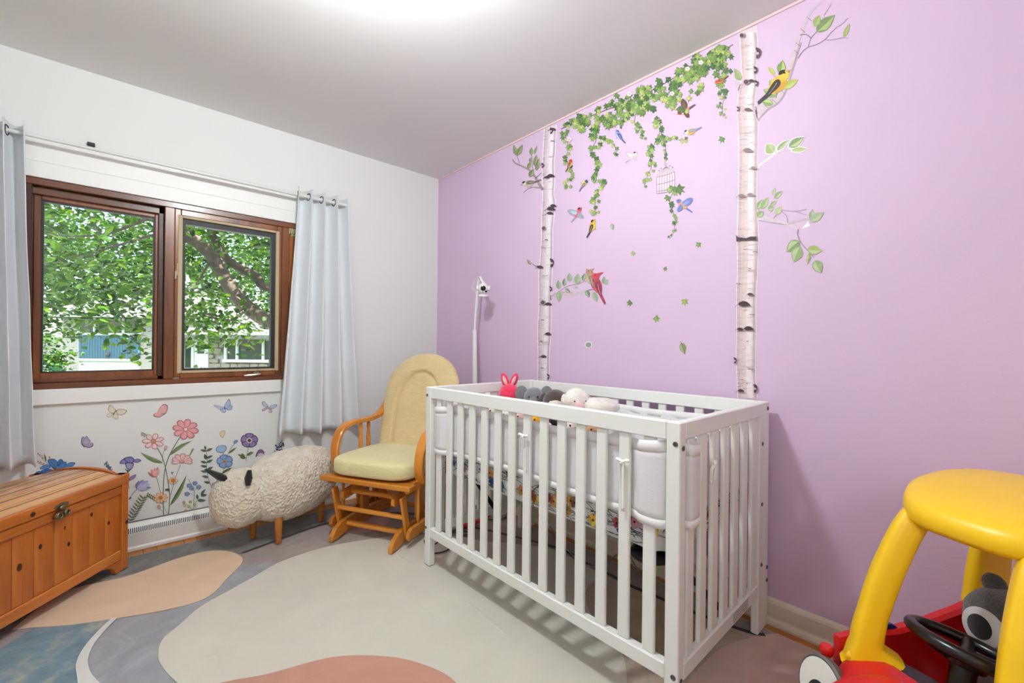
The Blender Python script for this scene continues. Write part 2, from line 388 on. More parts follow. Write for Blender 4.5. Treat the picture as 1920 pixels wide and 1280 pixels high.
# wall core and its facing
MB().box(x0, x1, .06, 8, g0, ze).build('wall', m_brick, ho)
bpm = None; bw, bh = .22, .075
def brick_at(x, z, L):
    global bpm
    if bpm is None: o = MB().box(0, 1, 0, .07, 0, bh-.012, 0).build('brick', m_bk, ho); bpm = o.data
    else: o = bpy.data.objects.new('brick', bpm); COL.objects.link(o); o.parent = ho
    o.location = (x, -.01, z); o.scale = (L, 1, 1)
row = 0; z = zg-1.25
while z < ze-.05:
    x = x0-(0 if row % 2 else bw/2)
    while x < xb-.01:
        a = max(x, x0); e = min(x+bw-.012, xb-.01)
        if e-a > .03: brick_at(a, z, e-a)
        x += bw
    z += bh; row += 1
q = MB(); n = 22; ww = (xg1-xb)/n
so_ = None
for i in range(n):
    o = MB().box(0, ww-.012, -.05, .06, zg+.12, zs, .006).build('siding_board', m_blue, ho) if so_ is None else bpy.data.objects.new('siding_board', so_)
    if so_ is None: so_ = o.data
    else: COL.objects.link(o); o.parent = ho
    o.location = (xb+i*ww, 0, 0)
q = MB(); q.box(xb-.02, xg1+.02, -.07, .06, zg, zg+.12, .01); q.box(xb, xb+.1, -.05, .06, g0, zg); q.box(xg1-.1, xg1, -.05, .06, g0, zg); q.build('garage_trim', m_wht, ho)
gd = MB().box(xb+.1, xg1-.1, .0, .05, g0, zg).build('garage_door', m_wht, ho)
for i in range(4):
    for j in range(4):
        a = xb+.18+j*(xg1-xb-.36)/4; MB().box(a, a+(xg1-xb-.36)/4-.08, -.015, .0, g0+.08+i*.53, g0+.08+i*.53+.4, .01).build('panel', m_wht, gd)
fr = MB(); wx = [HX(148), HX(178), HX(232), HX(264)]
for a in wx: fr.box(a-.05, a+.05, -.06, .06, zs, zwt+.06, .01)
fr.box(wx[0]-.05, wx[-1]+.05, -.08, .06, zs-.06, zs+.05, .01); fr.box(wx[0]-.05, wx[-1]+.05, -.06, .06, zwt-.02, zwt+.08, .01)
fo = fr.build('upper_window', m_wht, ho)
for i in range(3): MB().box(wx[i]+.05, wx[i+1]-.05, 0, .03, zs+.05, zwt-.02).build('pane', m_dk, fo)
q = MB(); c = (HX(206), -.12, HZ(206, 664)); q.box(c[0]-.05, c[0]+.05, -.06, 0, c[2]-.02, c[2]+.16, .01); q.lathe([(.0, .12), (.09, .08), (.085, -.02), (.04, -.1), (0, -.12)], 10, Matrix.Translation(c)); q.build('porch_lamp', mat('lamp_metal', '5C5A55', .4), ho)
# hip roof
ov = .7; q = MB(); a = [(x0-ov-.3, -ov, ze-.05), (x1+.35, -ov, ze-.05), (x1+.35, 8+ov, ze-.05), (x0-ov-.3, 8+ov, ze-.05)]; rg = [(x0+3.6, 4, ze+2.1), (x1-2.2, 4, ze+2.1)]
q.add([Vector(v) for v in a+rg], [(0, 1, 5, 4), (2, 3, 4, 5), (0, 4, 3), (1, 2, 5)]); q.add([Vector(v) for v in a]+[Vector(v)-Vector((0, 0, .14)) for v in a], [(0, 4, 5, 1), (1, 5, 6, 2), (2, 6, 7, 3), (3, 7, 4, 0), (4, 7, 6, 5)])
q.build('roof', m_roof, ho)
MB().box(x0-ov-.32, x1+.35, -ov-.05, -ov, ze-.2, ze-.04, .01).build('eaves_board', m_wht, ho)
q = MB(); q.tube([(HX(262), 3, ze+1.3), (HX(262), 3, ze+2.3)], .09, 8); q.build('vent_pipe', m_wht, ho)
# lower wing on the right, stone faced
xw0, xw1 = x1, HX(640); yw = .5; zwe = HZ(470, 628)
MB().box(xw0, xw1, yw+.12, 8, g0, zwe).build('wing_wall', m_brick, ho)
sx0, sx1 = HX(378), HX(640); zz = HZ(430, 700); R2 = random.Random(3)
while zz < zwe:
    h_ = R2.uniform(.16, .34); x = sx0
    while x < sx1:
        w_ = R2.uniform(.22, .6); inwin = (x+w_ > HX(411)-.05 and x < HX(520) and zz+h_ > HZ(450, 676)-.05 and zz < HZ(450, 634)+.3)
        if not inwin and x < HX(560):
            p = [(x+.015, zz+.02+R2.uniform(0, .03)), (x+w_*.5, zz+R2.uniform(0, .02)), (x+w_-.015, zz+.015+R2.uniform(0, .03)), (x+w_-R2.uniform(.01, .04), zz+h_-.03), (x+w_*.5, zz+h_-.01), (x+R2.uniform(.01, .04), zz+h_-.03)]
            MB().prism(p, -.03-R2.uniform(0, .03), .12, Matrix(((1, 0, 0, 0), (0, 0, 1, yw), (0, 1, 0, 0), (0, 0, 0, 1)))).build('stone', m_stone, ho)
        x += w_
    zz += h_
fx = [HX(411), HX(433), HX(483), HX(520)]; z0, z1 = HZ(450, 676), HZ(450, 634); q = MB()
for a in fx: q.box(a-.055, a+.055, yw-.08, yw+.1, z0, z1, .01)
q.box(fx[0]-.1, fx[-1]+.1, yw-.14, yw+.1, z0-.1, z0+.04, .01); q.box(fx[0], fx[-1], yw-.08, yw+.1, z1-.04, z1+.06, .01); fo = q.build('picture_window', m_wht, ho)
for i in range(3): MB().box(fx[i]+.05, fx[i+1]-.05, yw+.02, yw+.05, z0+.04, z1-.04).build('pane', m_dk, fo)
dx0, dx1 = HX(351), HX(374); dz1 = HZ(360, 636)
q = MB(); q.box(dx0-.12, dx0, yw-.1, yw+.1, g0, dz1+.1, .01); q.box(dx1, dx1+.12, yw-.1, yw+.1, g0, dz1+.1, .01); q.box(dx0, dx1, yw-.1, yw+.1, dz1, dz1+.1, .01); q.build('door_frame', m_wht, ho)
do = MB().box(dx0, dx1, yw-.03, yw+.03, g0, dz1, .01).build('front_door', mat('pale_green_door', 'C2CAC2', .5), ho)
pz0, pz1 = HZ(362, 663), HZ(362, 641); MB().box(dx0+.14, dx1-.1, yw-.045, yw-.03, pz0, pz1).build('door_pane', m_dk, do)
q = MB(); q.box(dx0+.14, dx1-.1, yw-.06, yw-.045, (pz0+pz1)/2-.012, (pz0+pz1)/2+.012); q.box(dx0+.14, dx1-.1, yw-.06, yw-.045, pz0+.12, pz0+.14); q.build('door_bar', m_wht, do)
MB().box(HX(333), HX(343), yw-.02, yw+.1, HZ(340, 690), HZ(340, 640)).build('side_light', m_dk, ho)
q = MB(); q.add([Vector(v) for v in [(xw0-.2, yw-.8, zwe), (xw1+.6, yw-.8, zwe), (xw1+.6, 4.3, zwe+.7), (xw0-.2, 4.3, zwe+.7), (xw1+.6, 8.6, zwe), (xw0-.2, 8.6, zwe)]], [(0, 1, 2, 3), (3, 2, 4, 5), (0, 3, 5), (1, 4, 2)]); q.box(xw0-.2, xw1+.6, yw-.8, 8.6, zwe-.16, zwe-.001); q.build('wing_roof', m_roof, ho)
# green shed and fence on the left of the house
sh = thing('garden_shed', 'dark green shed with sloping roof left of the blue house', 'shed', CAM+ray(60, 690)*(24/FPX)+Vector((0, 0, -2.0)), -YAW)
MB().box(-2.2, 1.9, 0, 3, 0, 2.35, .02).build('wall', m_fence, sh)
MB().add([Vector(v) for v in [(-2.4, -.3, 2.1), (2.1, -.3, 2.75), (2.1, 3.3, 2.75), (-2.4, 3.3, 2.1), (-2.4, -.3, 2.22), (2.1, -.3, 2.87), (2.1, 3.3, 2.87), (-2.4, 3.3, 2.22)]], [(0, 3, 2, 1), (4, 5, 6, 7), (0, 1, 5, 4), (1, 2, 6, 5), (2, 3, 7, 6), (3, 0, 4, 7)]).build('roof', m_roof, sh)
fe = thing('wire_fence', 'pale wire fence with round posts left of the garage', 'fence', CAM+ray(60, 690)*(19.6/FPX)+Vector((0, 0, -1.1)), -YAW)
m_galv = mat('galvanised', 'AEB9B4', .5, metal=.3)
for i in range(4): MB().tube([(-1.5+i*.73, 0, -.6), (-1.5+i*.73, 0, 1.22)], .035, 8).build('post', m_galv, fe)
MB().tube([(-1.6, 0, 1.2), (.75, 0, 1.2)], .022, 6).build('rail', m_galv, fe)
q = MB()
for i in range(52):
    a = -1.6+i*.035; q.beam((a, 0, .2), (a+.5, 0, 1.2), .006, .006, 0); q.beam((a+.5, .01, .2), (a, .01, 1.2), .006, .006, 0)
stuff(q.build('wire_mesh', m_galv, fe))
# ---- trees
k = NT('leaf'); a = k.n('ShaderNodeVertexColor'); a.layer_name = 'print'; tl = k.n('ShaderNodeBsdfTranslucent'); ms = k.n('ShaderNodeMixShader'); ms.inputs[0].default_value = .45
k.b.inputs['Roughness'].default_value = .45; k.b.inputs['Specular IOR Level'].default_value = .35
hs = k.n('ShaderNodeHueSaturation', Hue=.485, Saturation=1.1, Value=1.15); k.l(a.outputs[0], hs.inputs['Color']); k.l(a.outputs[0], k.b.inputs['Base Color']); k.l(hs.outputs[0], tl.inputs[0]); k.l(k.b.outputs[0], ms.inputs[1]); k.l(tl.outputs[0], ms.inputs[2]); k.l(ms.outputs[0], k.out.inputs[0]); m_leaf = k.m
m_bark = mat('grey_bark', '554A40', .9, var=.3, vscale=10, bump=.8, bscale=24, bdist=.02, stretch=(1, 1, .3))
GREENS = [tuple(.36*v for v in lin(c)) for c in ('4E8A26', '5E9A2E', '3E7322', '74AE38', '2F5F20', '6BA22E', '86B93E')]
def leaves(q, c, n, spread, size, rnd, droop=.3):
    for _ in range(n):
        p = Vector(c)+Vector((rnd.gauss(0, spread), rnd.gauss(0, spread), rnd.gauss(0, spread*.6)))
        s = size*rnd.uniform(.7, 1.25)
        ax = Vector((rnd.gauss(0, 1), rnd.gauss(0, 1), -droop+rnd.gauss(0, .5))).normalized(); sd = ax.orthogonal().normalized()
        sd = (Matrix.Rotation(rnd.uniform(-.7, .7), 3, ax) @ (Vector((0, 0, 1)).cross(ax).normalized() if abs(ax.z) < .95 else sd)); nn = ax.cross(sd)
        tp = p+ax*s
        q.add([p, p+ax*s*.3+sd*s*.34+nn*s*.07, p+ax*s*.68+sd*s*.27+nn*s*.05, tp, p+ax*s*.68-sd*s*.27+nn*s*.05, p+ax*s*.3-sd*s*.34+nn*s*.07], [(0, 1, 2, 3), (0, 3, 4, 5)], rnd.choice(GREENS))
tr1 = thing('maple_tree', 'leafy tree close outside with a thick leaning branch across the right pane', 'tree', (0, 0, 0))
TB = ext(655, 700, 6.6); TB.z = GZ
b0 = ext(620, 655, 6.4); b1 = ext(505, 603, 6.1); b2 = ext(440, 550, 5.9); b3 = ext(398, 480, 5.7); b4 = ext(345, 435, 5.5); b5 = ext(300, 400, 5.4); b6 = ext(180, 330, 5.2)
q = MB(); q.tube(spline([TB, TB+Vector((.02, 0, 1.2)), b0+Vector((.25, 0, .1)), b0+Vector((.6, .3, 1.6)), b0+Vector((.8, .6, 3.6)), b0+Vector((.7, .9, 5.5))], 5), [.24-.006*i for i in range(26)], 12); q.build('trunk', m_bark, tr1, True)
def limb(pts, r0, r1, seg=9):
    s = spline(pts, 5); q = MB(); q.tube(s, [r0+(r1-r0)*i/(len(s)-1) for i in range(len(s))], seg); return q.build('branch', m_bark, tr1, True)
limb([b0+Vector((.2, 0, 0)), b1, b2, b3, b4, b5, b6], .11, .05)
limb([b0+Vector((.4, .2, .7)), ext(508, 540, 6.2), ext(480, 518, 6.1), ext(430, 490, 6.0), ext(405, 455, 5.9), ext(385, 410, 5.9), ext(360, 370, 5.8)], .075, .035)
limb([b2, ext(455, 582, 5.6), ext(430, 600, 5.3), ext(380, 590, 5.0)], .03, .01)
limb([b4, ext(290, 440, 5.7), ext(180, 472, 5.8), ext(76, 500, 5.9)], .022, .008)
limb([b5, ext(240, 425, 5.6), ext(190, 440, 5.6), ext(120, 442, 5.7), ext(70, 436, 5.8)], .022, .010)
limb([ext(190, 440, 5.6), ext(165, 400, 5.6), ext(150, 370, 5.6), ext(140, 320, 5.6)], .014, .006)
limb([ext(180, 472, 5.8), ext(205, 430, 5.7), ext(230, 520, 5.6), ext(190, 570, 5.4)], .009, .004)
limb([ext(200, 466, 5.8), ext(150, 500, 5.7), ext(170, 545, 5.5)], .009, .004)
limb([b3, ext(360, 545, 5.6), ext(320, 560, 5.4)], .014, .006)
RT3 = random.Random(11); q = MB(); up3 = Vector((0, 0, 1))
CC = b3.lerp(b0, .35); CC.z = 3.5
OPEN = spline([b1, b2, b3, b4], 3)
for i in range(2300):      # sprays of leaves filling the round crown, thinning out along its drooping lower edge
    v = Vector((RT3.gauss(0, 1), RT3.gauss(0, 1), RT3.gauss(0, 1))).normalized()*RT3.random()**.4
    p = CC+Vector((v.x*4.6, v.y*3.2, v.z*3.2))
    if p.y < YW+.9: continue
    lo_ = 1.35+.55*mnoise.noise(Vector((p.x*.9, p.y*.9, 0)))
    if p.z < lo_: continue
    if any(((p-CAM)-(s_-CAM)*((p-CAM).dot(s_-CAM)/(s_-CAM).length_squared)).length < .34 and (p-CAM).length < (s_-CAM).length+.25 for s_ in OPEN): continue      # sprays between the camera and the thick limb are left out
    leaves(q, p, 17, .20, .08, RT3)
for (px, py, D, n, sp) in [(205, 560, 5.2, 60, .16), (150, 575, 5.3, 60, .2), (100, 560, 5.6, 50, .2), (250, 610, 5.0, 55, .14), (270, 655, 5.0, 45, .13), (240, 640, 5.2, 30, .12), (170, 600, 5.3, 40, .12), (150, 625, 5.4, 26, .09), (385, 610, 5.0, 60, .17), (355, 590, 5.1, 60, .2), (420, 600, 5.2, 60, .18), (450, 625, 5.2, 40, .13), (470, 600, 5.4, 40, .2), (385, 640, 5.0, 26, .09), (345, 625, 5.1, 22, .1), (285, 600, 5.1, 40, .16), (215, 530, 5.4, 50, .2), (120, 530, 5.6, 50, .22), (370, 430, 5.2, 30, .15), (90, 590, 5.7, 34, .15), (360, 545, 6.5, 80, .24), (395, 565, 6.5, 80, .24), (425, 600, 6.4, 60, .2), (370, 515, 6.6, 70, .26), (352, 575, 5.4, 50, .15), (425, 575, 6.8, 60, .22), (460, 500, 6.9, 60, .24), (490, 545, 6.9, 60, .24), (350, 500, 6.6, 60, .24), (250, 560, 5.4, 50, .18), (290, 545, 5.4, 50, .18)]:
    leaves(q, ext(px, py, D), n, sp, .085, RT3, .6)
stuff(q.build('foliage', m_leaf, tr1, print_=True))
def far_tree(px, D, hgt, rad, label, seed, g=None):
    rr = random.Random(seed); c = ext(px, 646, D); t = thing('background_tree', label, 'tree', (c.x, c.y, GZ-1), 0, None)
    MB().tube([(0, 0, 0), (.1, 0, hgt*.35), (0, .1, hgt*.75)], [.3, .25, .1], 8).build('trunk', m_bark, t, True)
    q = MB()
    for i in range(430):
        v = Vector((rr.gauss(0, 1), rr.gauss(0, 1), rr.gauss(0, 1))).normalized()*rr.random()**.35
        leaves(q, (v.x*rad, v.y*rad, hgt*.62+v.z*hgt*.42), 11, .55, .42, rr)
    stuff(q.build('foliage', m_leaf, t, print_=True))
far_tree(60, 34, 15, 4.2, 'tall tree behind the shed at the far left', 1); far_tree(190, 48, 17, 6, 'broad tree rising behind the blue house roof', 2)
far_tree(320, 35, 14, 4.6, 'rounded tree behind the join of house and wing', 4); far_tree(450, 49, 16, 6, 'tree behind the stone wing of the house', 5); far_tree(590, 36, 14, 4.6, 'tree farthest along behind the wing', 6)
sb = thing('garden_shrub', 'yellow-green shrub in front of the shed beside the brick corner', 'shrub', CAM+ray(84, 690)*(17.3/FPX)+Vector((0, 0, -1.0)), 0)
MB().tube([(0, 0, -.6), (0, 0, .9)], .04, 6).build('stem', m_bark, sb); rr = random.Random(9); q = MB()
for i in range(110):
    v = Vector((rr.gauss(0, 1), rr.gauss(0, 1), rr.gauss(0, 1))).normalized()*rr.random()**.4; leaves(q, (v.x*.85, v.y*.7, 1.4+v.z*1.1), 8, .14, .14, rr)
stuff(q.build('foliage', m_leaf, sb, print_=True))
# our own eaves over the window
struct(MB().box(XL-T-.5, XP+T+.5, YW+T, YW+T+.55, 2.62, 2.78, .01).build('roof_eaves', m_wht), 'white eaves board above the window outside', 'eaves')
struct(MB().box(XL-T-.5, XP+T+.5, YB-T-.5, YW+T+.55, 2.78, 3.1).build('roof', m_roof), 'roof slab over the room', 'roof')
struct(MB().box(-6, XL-T, YB, YW+T, GZ, 2.78).build('wall_house_left', m_brick), 'brick house wall continuing outside', 'wall'); struct(MB().box(XP+T, 7, YB, YW+T, GZ, 2.78).build('wall_house_right', m_brick), 'brick house wall beyond lilac room', 'wall')
struct(MB().box(XL-T, XP+T, YW+T-.002, YW+T+.02, GZ, -.05).build('wall_foundation', m_brick), 'foundation below the window', 'wall')
# ================================================================ rug
def clip(poly, x0, x1, y0, y1):
    def cut(P, ax, lim, keep_gt):
        o = []
        for i in range(len(P)):
            a, b = P[i-1], P[i]; ia = (a[ax] >= lim) == keep_gt; ib = (b[ax] >= lim) == keep_gt
            if ia != ib:
                t = (lim-a[ax])/(b[ax]-a[ax]); o.append((a[0]+(b[0]-a[0])*t, a[1]+(b[1]-a[1])*t))
            if ib: o.append(b)
        return o
    for ax, lim, g in ((0, x0, True), (0, x1, False), (1, y0, True), (1, y1, False)): poly = cut(poly, ax, lim, g)
    return poly
def rugmat(name, c, var=.10, scale=7, swirl=1.2, tint=None):
    k = NT(name); v = k.coord(); c = lin(c); t = lin(tint) if tint else tuple(min(1, x*(1+var*1.6)) for x in c)
    a = k.noise(v, scale, 6, .62, swirl)
    k.l(k.ramp(a, [(.3, tuple(x*(1-var) for x in c)), (.5, c), (.72, t)]), k.b.inputs['Base Color']); k.b.inputs['Roughness'].default_value = .95; k.b.inputs['Specular IOR Level'].default_value = .15; k.b.inputs['Sheen Weight'].default_value = .25
    br = k.n('ShaderNodeTexBrick', Scale=1.0); br.inputs['Brick Width'].default_value = .33; br.inputs['Row Height'].default_value = .31; br.inputs['Mortar Size'].default_value = .012; br.inputs['Mortar Smooth'].default_value = 1.0
    dn = k.n('ShaderNodeTexNoise', Scale=2.2); k.l(v, dn.inputs['Vector']); av = k.n('ShaderNodeVectorMath', operation='MULTIPLY_ADD'); k.l(dn.outputs['Color'], av.inputs[0]); av.inputs[1].default_value = (.12, .12, 0); k.l(v, av.inputs[2]); k.l(av.outputs[0], br.inputs['Vector'])   # packing creases
    ad = k.n('ShaderNodeMath', operation='MULTIPLY_ADD'); k.l(br.outputs['Fac'], ad.inputs[0]); k.l(k.ramp(k.noise(v, 3.1, 2), [(.45, (0, 0, 0)), (.62, (1, 1, 1))]), ad.inputs[1]); k.l(k.noise(v, 420, 2), ad.inputs[2]); k.bump(ad.outputs[0], .5, .0022); return k.m
RX0, RX1, RY0, RY1, RZ = -.62, 1.878, -.16, 2.921, .008
rug = thing('area_rug', 'large low-pile rug with cream, grey, peach and terracotta blob shapes', 'rug', (0, 0, 0))
MB().box(RX0, RX1, RY0, RY1, 0, RZ-.0004, .003).build('pile', rugmat('rug_mauve', '9B8E87', .14, 6), rug)
m_bind = mat('rug_binding', 'B9A78F', .9)
q = MB()
for a, b_ in (((RX0, RY1), (RX1, RY1)), ((RX1, RY0), (RX1, RY1)), ((RX0, RY0), (RX1, RY0)), ((RX0, RY0), (RX0, RY1))): q.beam((*a, RZ-.003), (*b_, RZ-.003), .006, .007, .002)
q.build('binding', m_bind, rug)
lay = [0]
def fieldpoly(name, pts, m, world=(), smooth=True):
    P = [uz(x, y, RZ) for x, y in pts]; P = [(p.x, p.y) for p in P]
    if smooth: P = [(p.x, p.y) for p in spline([(a, b, 0) for a, b in P], 6)]
    P += list(world); P = clip(P, RX0+.003, RX1-.003, RY0+.003, RY1-.003)
    lay[0] += 1; z = RZ-.0004+.0004*lay[0]
    q = MB(); q.add([(x, y, z) for x, y in P], [tuple(range(len(P)))]); o = q.build(name, m, rug)
    if o.data.polygons[0].normal.z < 0: o.data.flip_normals()
    return o
mg_dark = rugmat('rug_charcoal', '72706D', .26, 9, 1.6); mg_grey = rugmat('rug_grey', '96969A', .14, 6); mg_cream = rugmat('rug_cream', 'CDC7B9', .05, 3, .6)
fieldpoly('grey_field', [(90, 1172), (215, 1160), (330, 1140), (400, 1105), (440, 1062), (530, 1052), (620, 1025)], mg_grey, [(.6, 1.3), (.2, .2), (-.2, -.1), (-.62, .4), (-.62, 1.9)])
line_px = [(455, 1037), (520, 1013), (600, 985), (690, 966), (760, 962), (830, 975), (880, 988), (913, 994), (937, 1000), (965, 1007), (994, 1014), (1025, 1022), (1060, 1033), (1094, 1054), (1134, 1073), (1178, 1097), (1223, 1116), (1281, 1141), (1305, 1151), (1349, 1167), (1380, 1178), (1412, 1188), (1434, 1191)]
fieldpoly('charcoal_field', [(200, 1085), (300, 1066), (455, 1037), (520, 1013), (600, 985), (650, 974), (700, 965)], mg_dark, [(1.3, 2.98), (-.7, 2.98), (-.7, 2.2), (-.2, 2.5)])
fieldpoly('blush_patch', [(612, 976), (640, 961), (690, 955), (730, 968), (715, 990), (660, 1000), (625, 992), (612, 976)], rugmat('rug_blush', 'C3A298', .08))
blue = fieldpoly('blue_field', [(60, 1178), (110, 1175), (215, 1160), (180, 1196), (158, 1225), (151, 1280)], rugmat('rug_blue', '6F8893', .28, 5, 1.8, 'A9A893'), [(-.1, .3), (-.6, .3), (-.62, 1.9)])
fieldpoly('peach_blob', [(20, 1182), (120, 1110), (240, 1080), (330, 1048), (385, 1034), (425, 1033), (450, 1042), (453, 1056), (425, 1085), (400, 1112), (365, 1130), (300, 1146), (215, 1160), (130, 1172), (60, 1177)], rugmat('rug_peach', 'DBBD9E', .06, 4))
fieldpoly('cream_blob', [(760, 1004), (714, 1008), (618, 1024), (532, 1051), (480, 1079), (432, 1106), (377, 1137), (336, 1172), (305, 1199), (297, 1227), (302, 1247), (326, 1275), (370, 1310), (440, 1350), (560, 1400)], mg_cream, [tuple(uz(1100, 1500).xy), tuple(uz(1190, 1400).xy), tuple(uz(1180, 1280).xy), tuple(uz(1171, 1223).xy), tuple(uz(1150, 1120).xy), tuple(uz(1128, 1080).xy), tuple(uz(1085, 1055).xy), tuple(uz(1030, 1030).xy), tuple(uz(960, 1022).xy), tuple(uz(905, 1018).xy), tuple(uz(867, 1009).xy), tuple(uz(815, 1003).xy)])
fieldpoly('tan_field', [(1128, 1078), (1106, 1096), (1098, 1115), (1107, 1150), (1135, 1190), (1162, 1218), (1172, 1245), (1176, 1285), (1183, 1400)], rugmat('rug_tan', 'B3A18F', .12, 7), [tuple(uz(1600, 1400).xy), (1.5, .1), (1.7, .3), tuple(uz(1420, 1196).xy), tuple(uz(1349, 1167).xy), tuple(uz(1281, 1141).xy), tuple(uz(1223, 1116).xy), tuple(uz(1178, 1097).xy)])
fieldpoly('rose_field', [(1275, 1300), (1300, 1266), (1340, 1225), (1370, 1208), (1405, 1197), (1450, 1189), (1480, 1196), (1560, 1235)], rugmat('rug_rose', 'CDB0A4', .07, 4), [(1.9, .3), (1.9, -.3), (1.0, -.3), tuple(uz(1300, 1400).xy)])
fieldpoly('terracotta_blob', [(330, 1310), (415, 1281), (500, 1265), (590, 1240), (640, 1231), (700, 1230), (760, 1237), (820, 1257), (856, 1282), (880, 1320), (860, 1420)], rugmat('rug_terracotta', 'BC8A77', .07, 5), [tuple(uz(700, 1500).xy), tuple(uz(450, 1400).xy)])
def ribbon_poly(name, px, w0, w1, m):
    P = [uz(x, y, RZ) for x, y in px]; P = spline([(p.x, p.y, 0) for p in P], 5); L, Rr = [], []; n = len(P)
    for i, p in enumerate(P):
        t = (P[min(i+1, n-1)]-P[max(i-1, 0)]).normalized(); s = Vector((-t.y, t.x, 0)); wd = (w0+(w1-w0)*i/(n-1))*(1+.35*mnoise.noise(p*6))/2
        L.append((p+s*wd)); Rr.append((p-s*wd))
    lay[0] += 1; z = RZ-.0004+.0004*lay[0]; q = MB()
    q.add([(p.x, p.y, z) for p in L+Rr], [(i, n+i, n+i+1, i+1) for i in range(n-1)]); return q.build(name, m, rug)
ribbon_poly('black_line', line_px, .018, .022, rugmat('rug_black', '262628', .1))
ribbon_poly('white_stroke', [(214, 1160), (188, 1186), (166, 1213), (154, 1240), (156, 1262), (168, 1290), (200, 1330)], .018, .05, rugmat('rug_white', 'D6D5CE', .04))

# ================================================================ pine chest
m_pine = wood('honey_pine', '9A5018', 'BE6A26', 'C97A30', axis=0, scale=9, rough=.33, coat=.35)
m_pinev = wood('honey_pine_upright', '964C16', 'B96524', 'C4742E', axis=2, scale=9, rough=.36, coat=.2)
m_pinel = wood('honey_pine_lid', 'A8662A', 'CE8E4A', 'D89C58', axis=0, scale=9, rough=.2, coat=1)
m_knot = mat('pine_knot', '3A1A08', .5, var=.3, vscale=200)
m_brass = mat('tarnished_brass', '8D8468', .28, metal=1)
CT = math.atan2(.772, .635)
ch = thing('storage_chest', 'honey pine storage chest with barrel lid and metal latch under the window', 'chest', (.06-.5*.635-.21*.772, 2.78-.5*.772+.21*.635, RZ+.0055), CT)
hw, hd = .50, .21
for sx in (-1, 1):
    for sy in (-1, 1):
        a = sx*hw; c = sy*hd
        q = MB(); q.box(a, a-sx*.034, c, c-sy*.042, 0, .452, .003); q.box(a+sx*.003, a-sx*.037, c+sy*.003, c-sy*.045, .405, .452, .004); q.build('corner_post', m_pinev, ch)
# end panels with arched tops
for sx in (-1, 1):
    pts = [(-hd+.042, .06), (hd-.042, .06), (hd-.042, .438)]+[((hd-.042)*cos(t), .438+.046*sin(t)) for t in [pi*i/14 for i in range(1, 14)]]+[(-hd+.042, .438)]
    x_ = sx*(hw-.006); MB().prism(pts, -.009, .009, Matrix(((0, 0, 1, x_-sx*.008), (1, 0, 0, 0), (0, 1, 0, 0), (0, 0, 0, 1))), bev=.002).build('end_panel', m_pinev, ch)
# front: rails, boards, curved foot brackets
MB().box(-hw+.034, hw-.034, -hd+.004, -hd+.024, .362, .402, .003).build('upper_rail', m_pine, ch)
MB().box(-hw+.034, hw-.034, -hd+.004, -hd+.026, .052, .098, .004).build('lower_rail', m_pine, ch)
MB().box(-hw+.034, hw-.034, hd-.024, hd-.004, .052, .402, .003).build('back_panel', m_pine, ch)
MB().box(-hw+.03, hw-.03, -hd+.03, hd-.03, .06, .075).build('bottom_panel', m_pine, ch)
pd = None
for i in range(12):
    if pd is None: o = MB().box(.0008, .0768, -hd+.012, -hd+.022, .098, .362, .0022).build('front_board', m_pinev, ch); pd = o.data
    else: o = bpy.data.objects.new('front_board', pd); COL.objects.link(o); o.parent = ch
    o.location = (-.466+i*.0777, 0, 0)
    q = MB(); q.box(-.466+i*.0777+.036, -.466+i*.0777+.0385, -hd+.0108, -hd+.0125, .098, .362, .0007); q.build('bead', m_knot if False else m_pinev, o); bpy.data.objects[-1] if False else None
    COL.objects[-1].location = (-(-.466+i*.0777), 0, 0)
for sx in (-1, 1):
    p = [(0, .052), (0, 0), (-.03, 0), (-.036, .018), (-.05, .034), (-.075, .046), (-.10, .052)]
    MB().prism([((x+.466)*sx, z) for x, z in p], 0, .02, Matrix(((1, 0, 0, 0), (0, 0, 1, -hd+.004), (0, 1, 0, 0), (0, 0, 0, 1)))).build('foot_bracket', m_pinev, ch)
# lid: front rail and seven curved-set slats
lid = MB().box(-hw+.037, hw-.037, -hd-.004, -hd+.018, .404, .448, .004).build('lid', m_pine, ch)
MB().box(-hw+.037, hw-.037, hd-.018, hd+.0, .404, .448, .004).build('rear_rail', m_pine, lid)
N = 7; sd = None
for i in range(N):
    t0, t1 = -1+2*i/N, -1+2*(i+1)/N; f = lambda t: (t*(hd-.016), .446+.032*(1-t*t))
    a, c = f(t0+.006), f(t1-.006); o = MB(); o.beam((-hw+.037, (a[0]+c[0])/2, (a[1]+c[1])/2-.007), (hw-.037, (a[0]+c[0])/2, (a[1]+c[1])/2-.007), math.hypot(c[0]-a[0], c[1]-a[1]), .015, .0018, up=(0, -(c[1]-a[1]), c[0]-a[0]))
    s_ = o.build('lid_slat', m_pinel, lid)
    e = MB(); yy = a[0]*.3+c[0]*.7; zz = a[1]*.3+c[1]*.7; sl_ = (c[1]-a[1])/(c[0]-a[0]); e.beam((-hw+.037, yy, zz+.0002), (hw-.037, yy, zz+.0002), .0042, .0012, 0, up=(0, -sl_, 1)); e.build('groove', m_knot, lid)
q = MB()
for (x, z, r_) in [(.318, .322, .008), (.196, .315, .007), (.10, .282, .009), (.215, .24, .008), (.025, .24, .012), (.405, .25, .008), (-.07, .2, .01), (-.2, .26, .009), (-.33, .17, .01)]:
    q.prism([(x+r_*cos(t)*.75, z+r_*1.2*sin(t)) for t in [2*pi*i/10 for i in range(10)]], -hd+.0112, -hd+.0125, Matrix(((1, 0, 0, 0), (0, 0, 1, 0), (0, 1, 0, 0), (0, 0, 0, 1))))
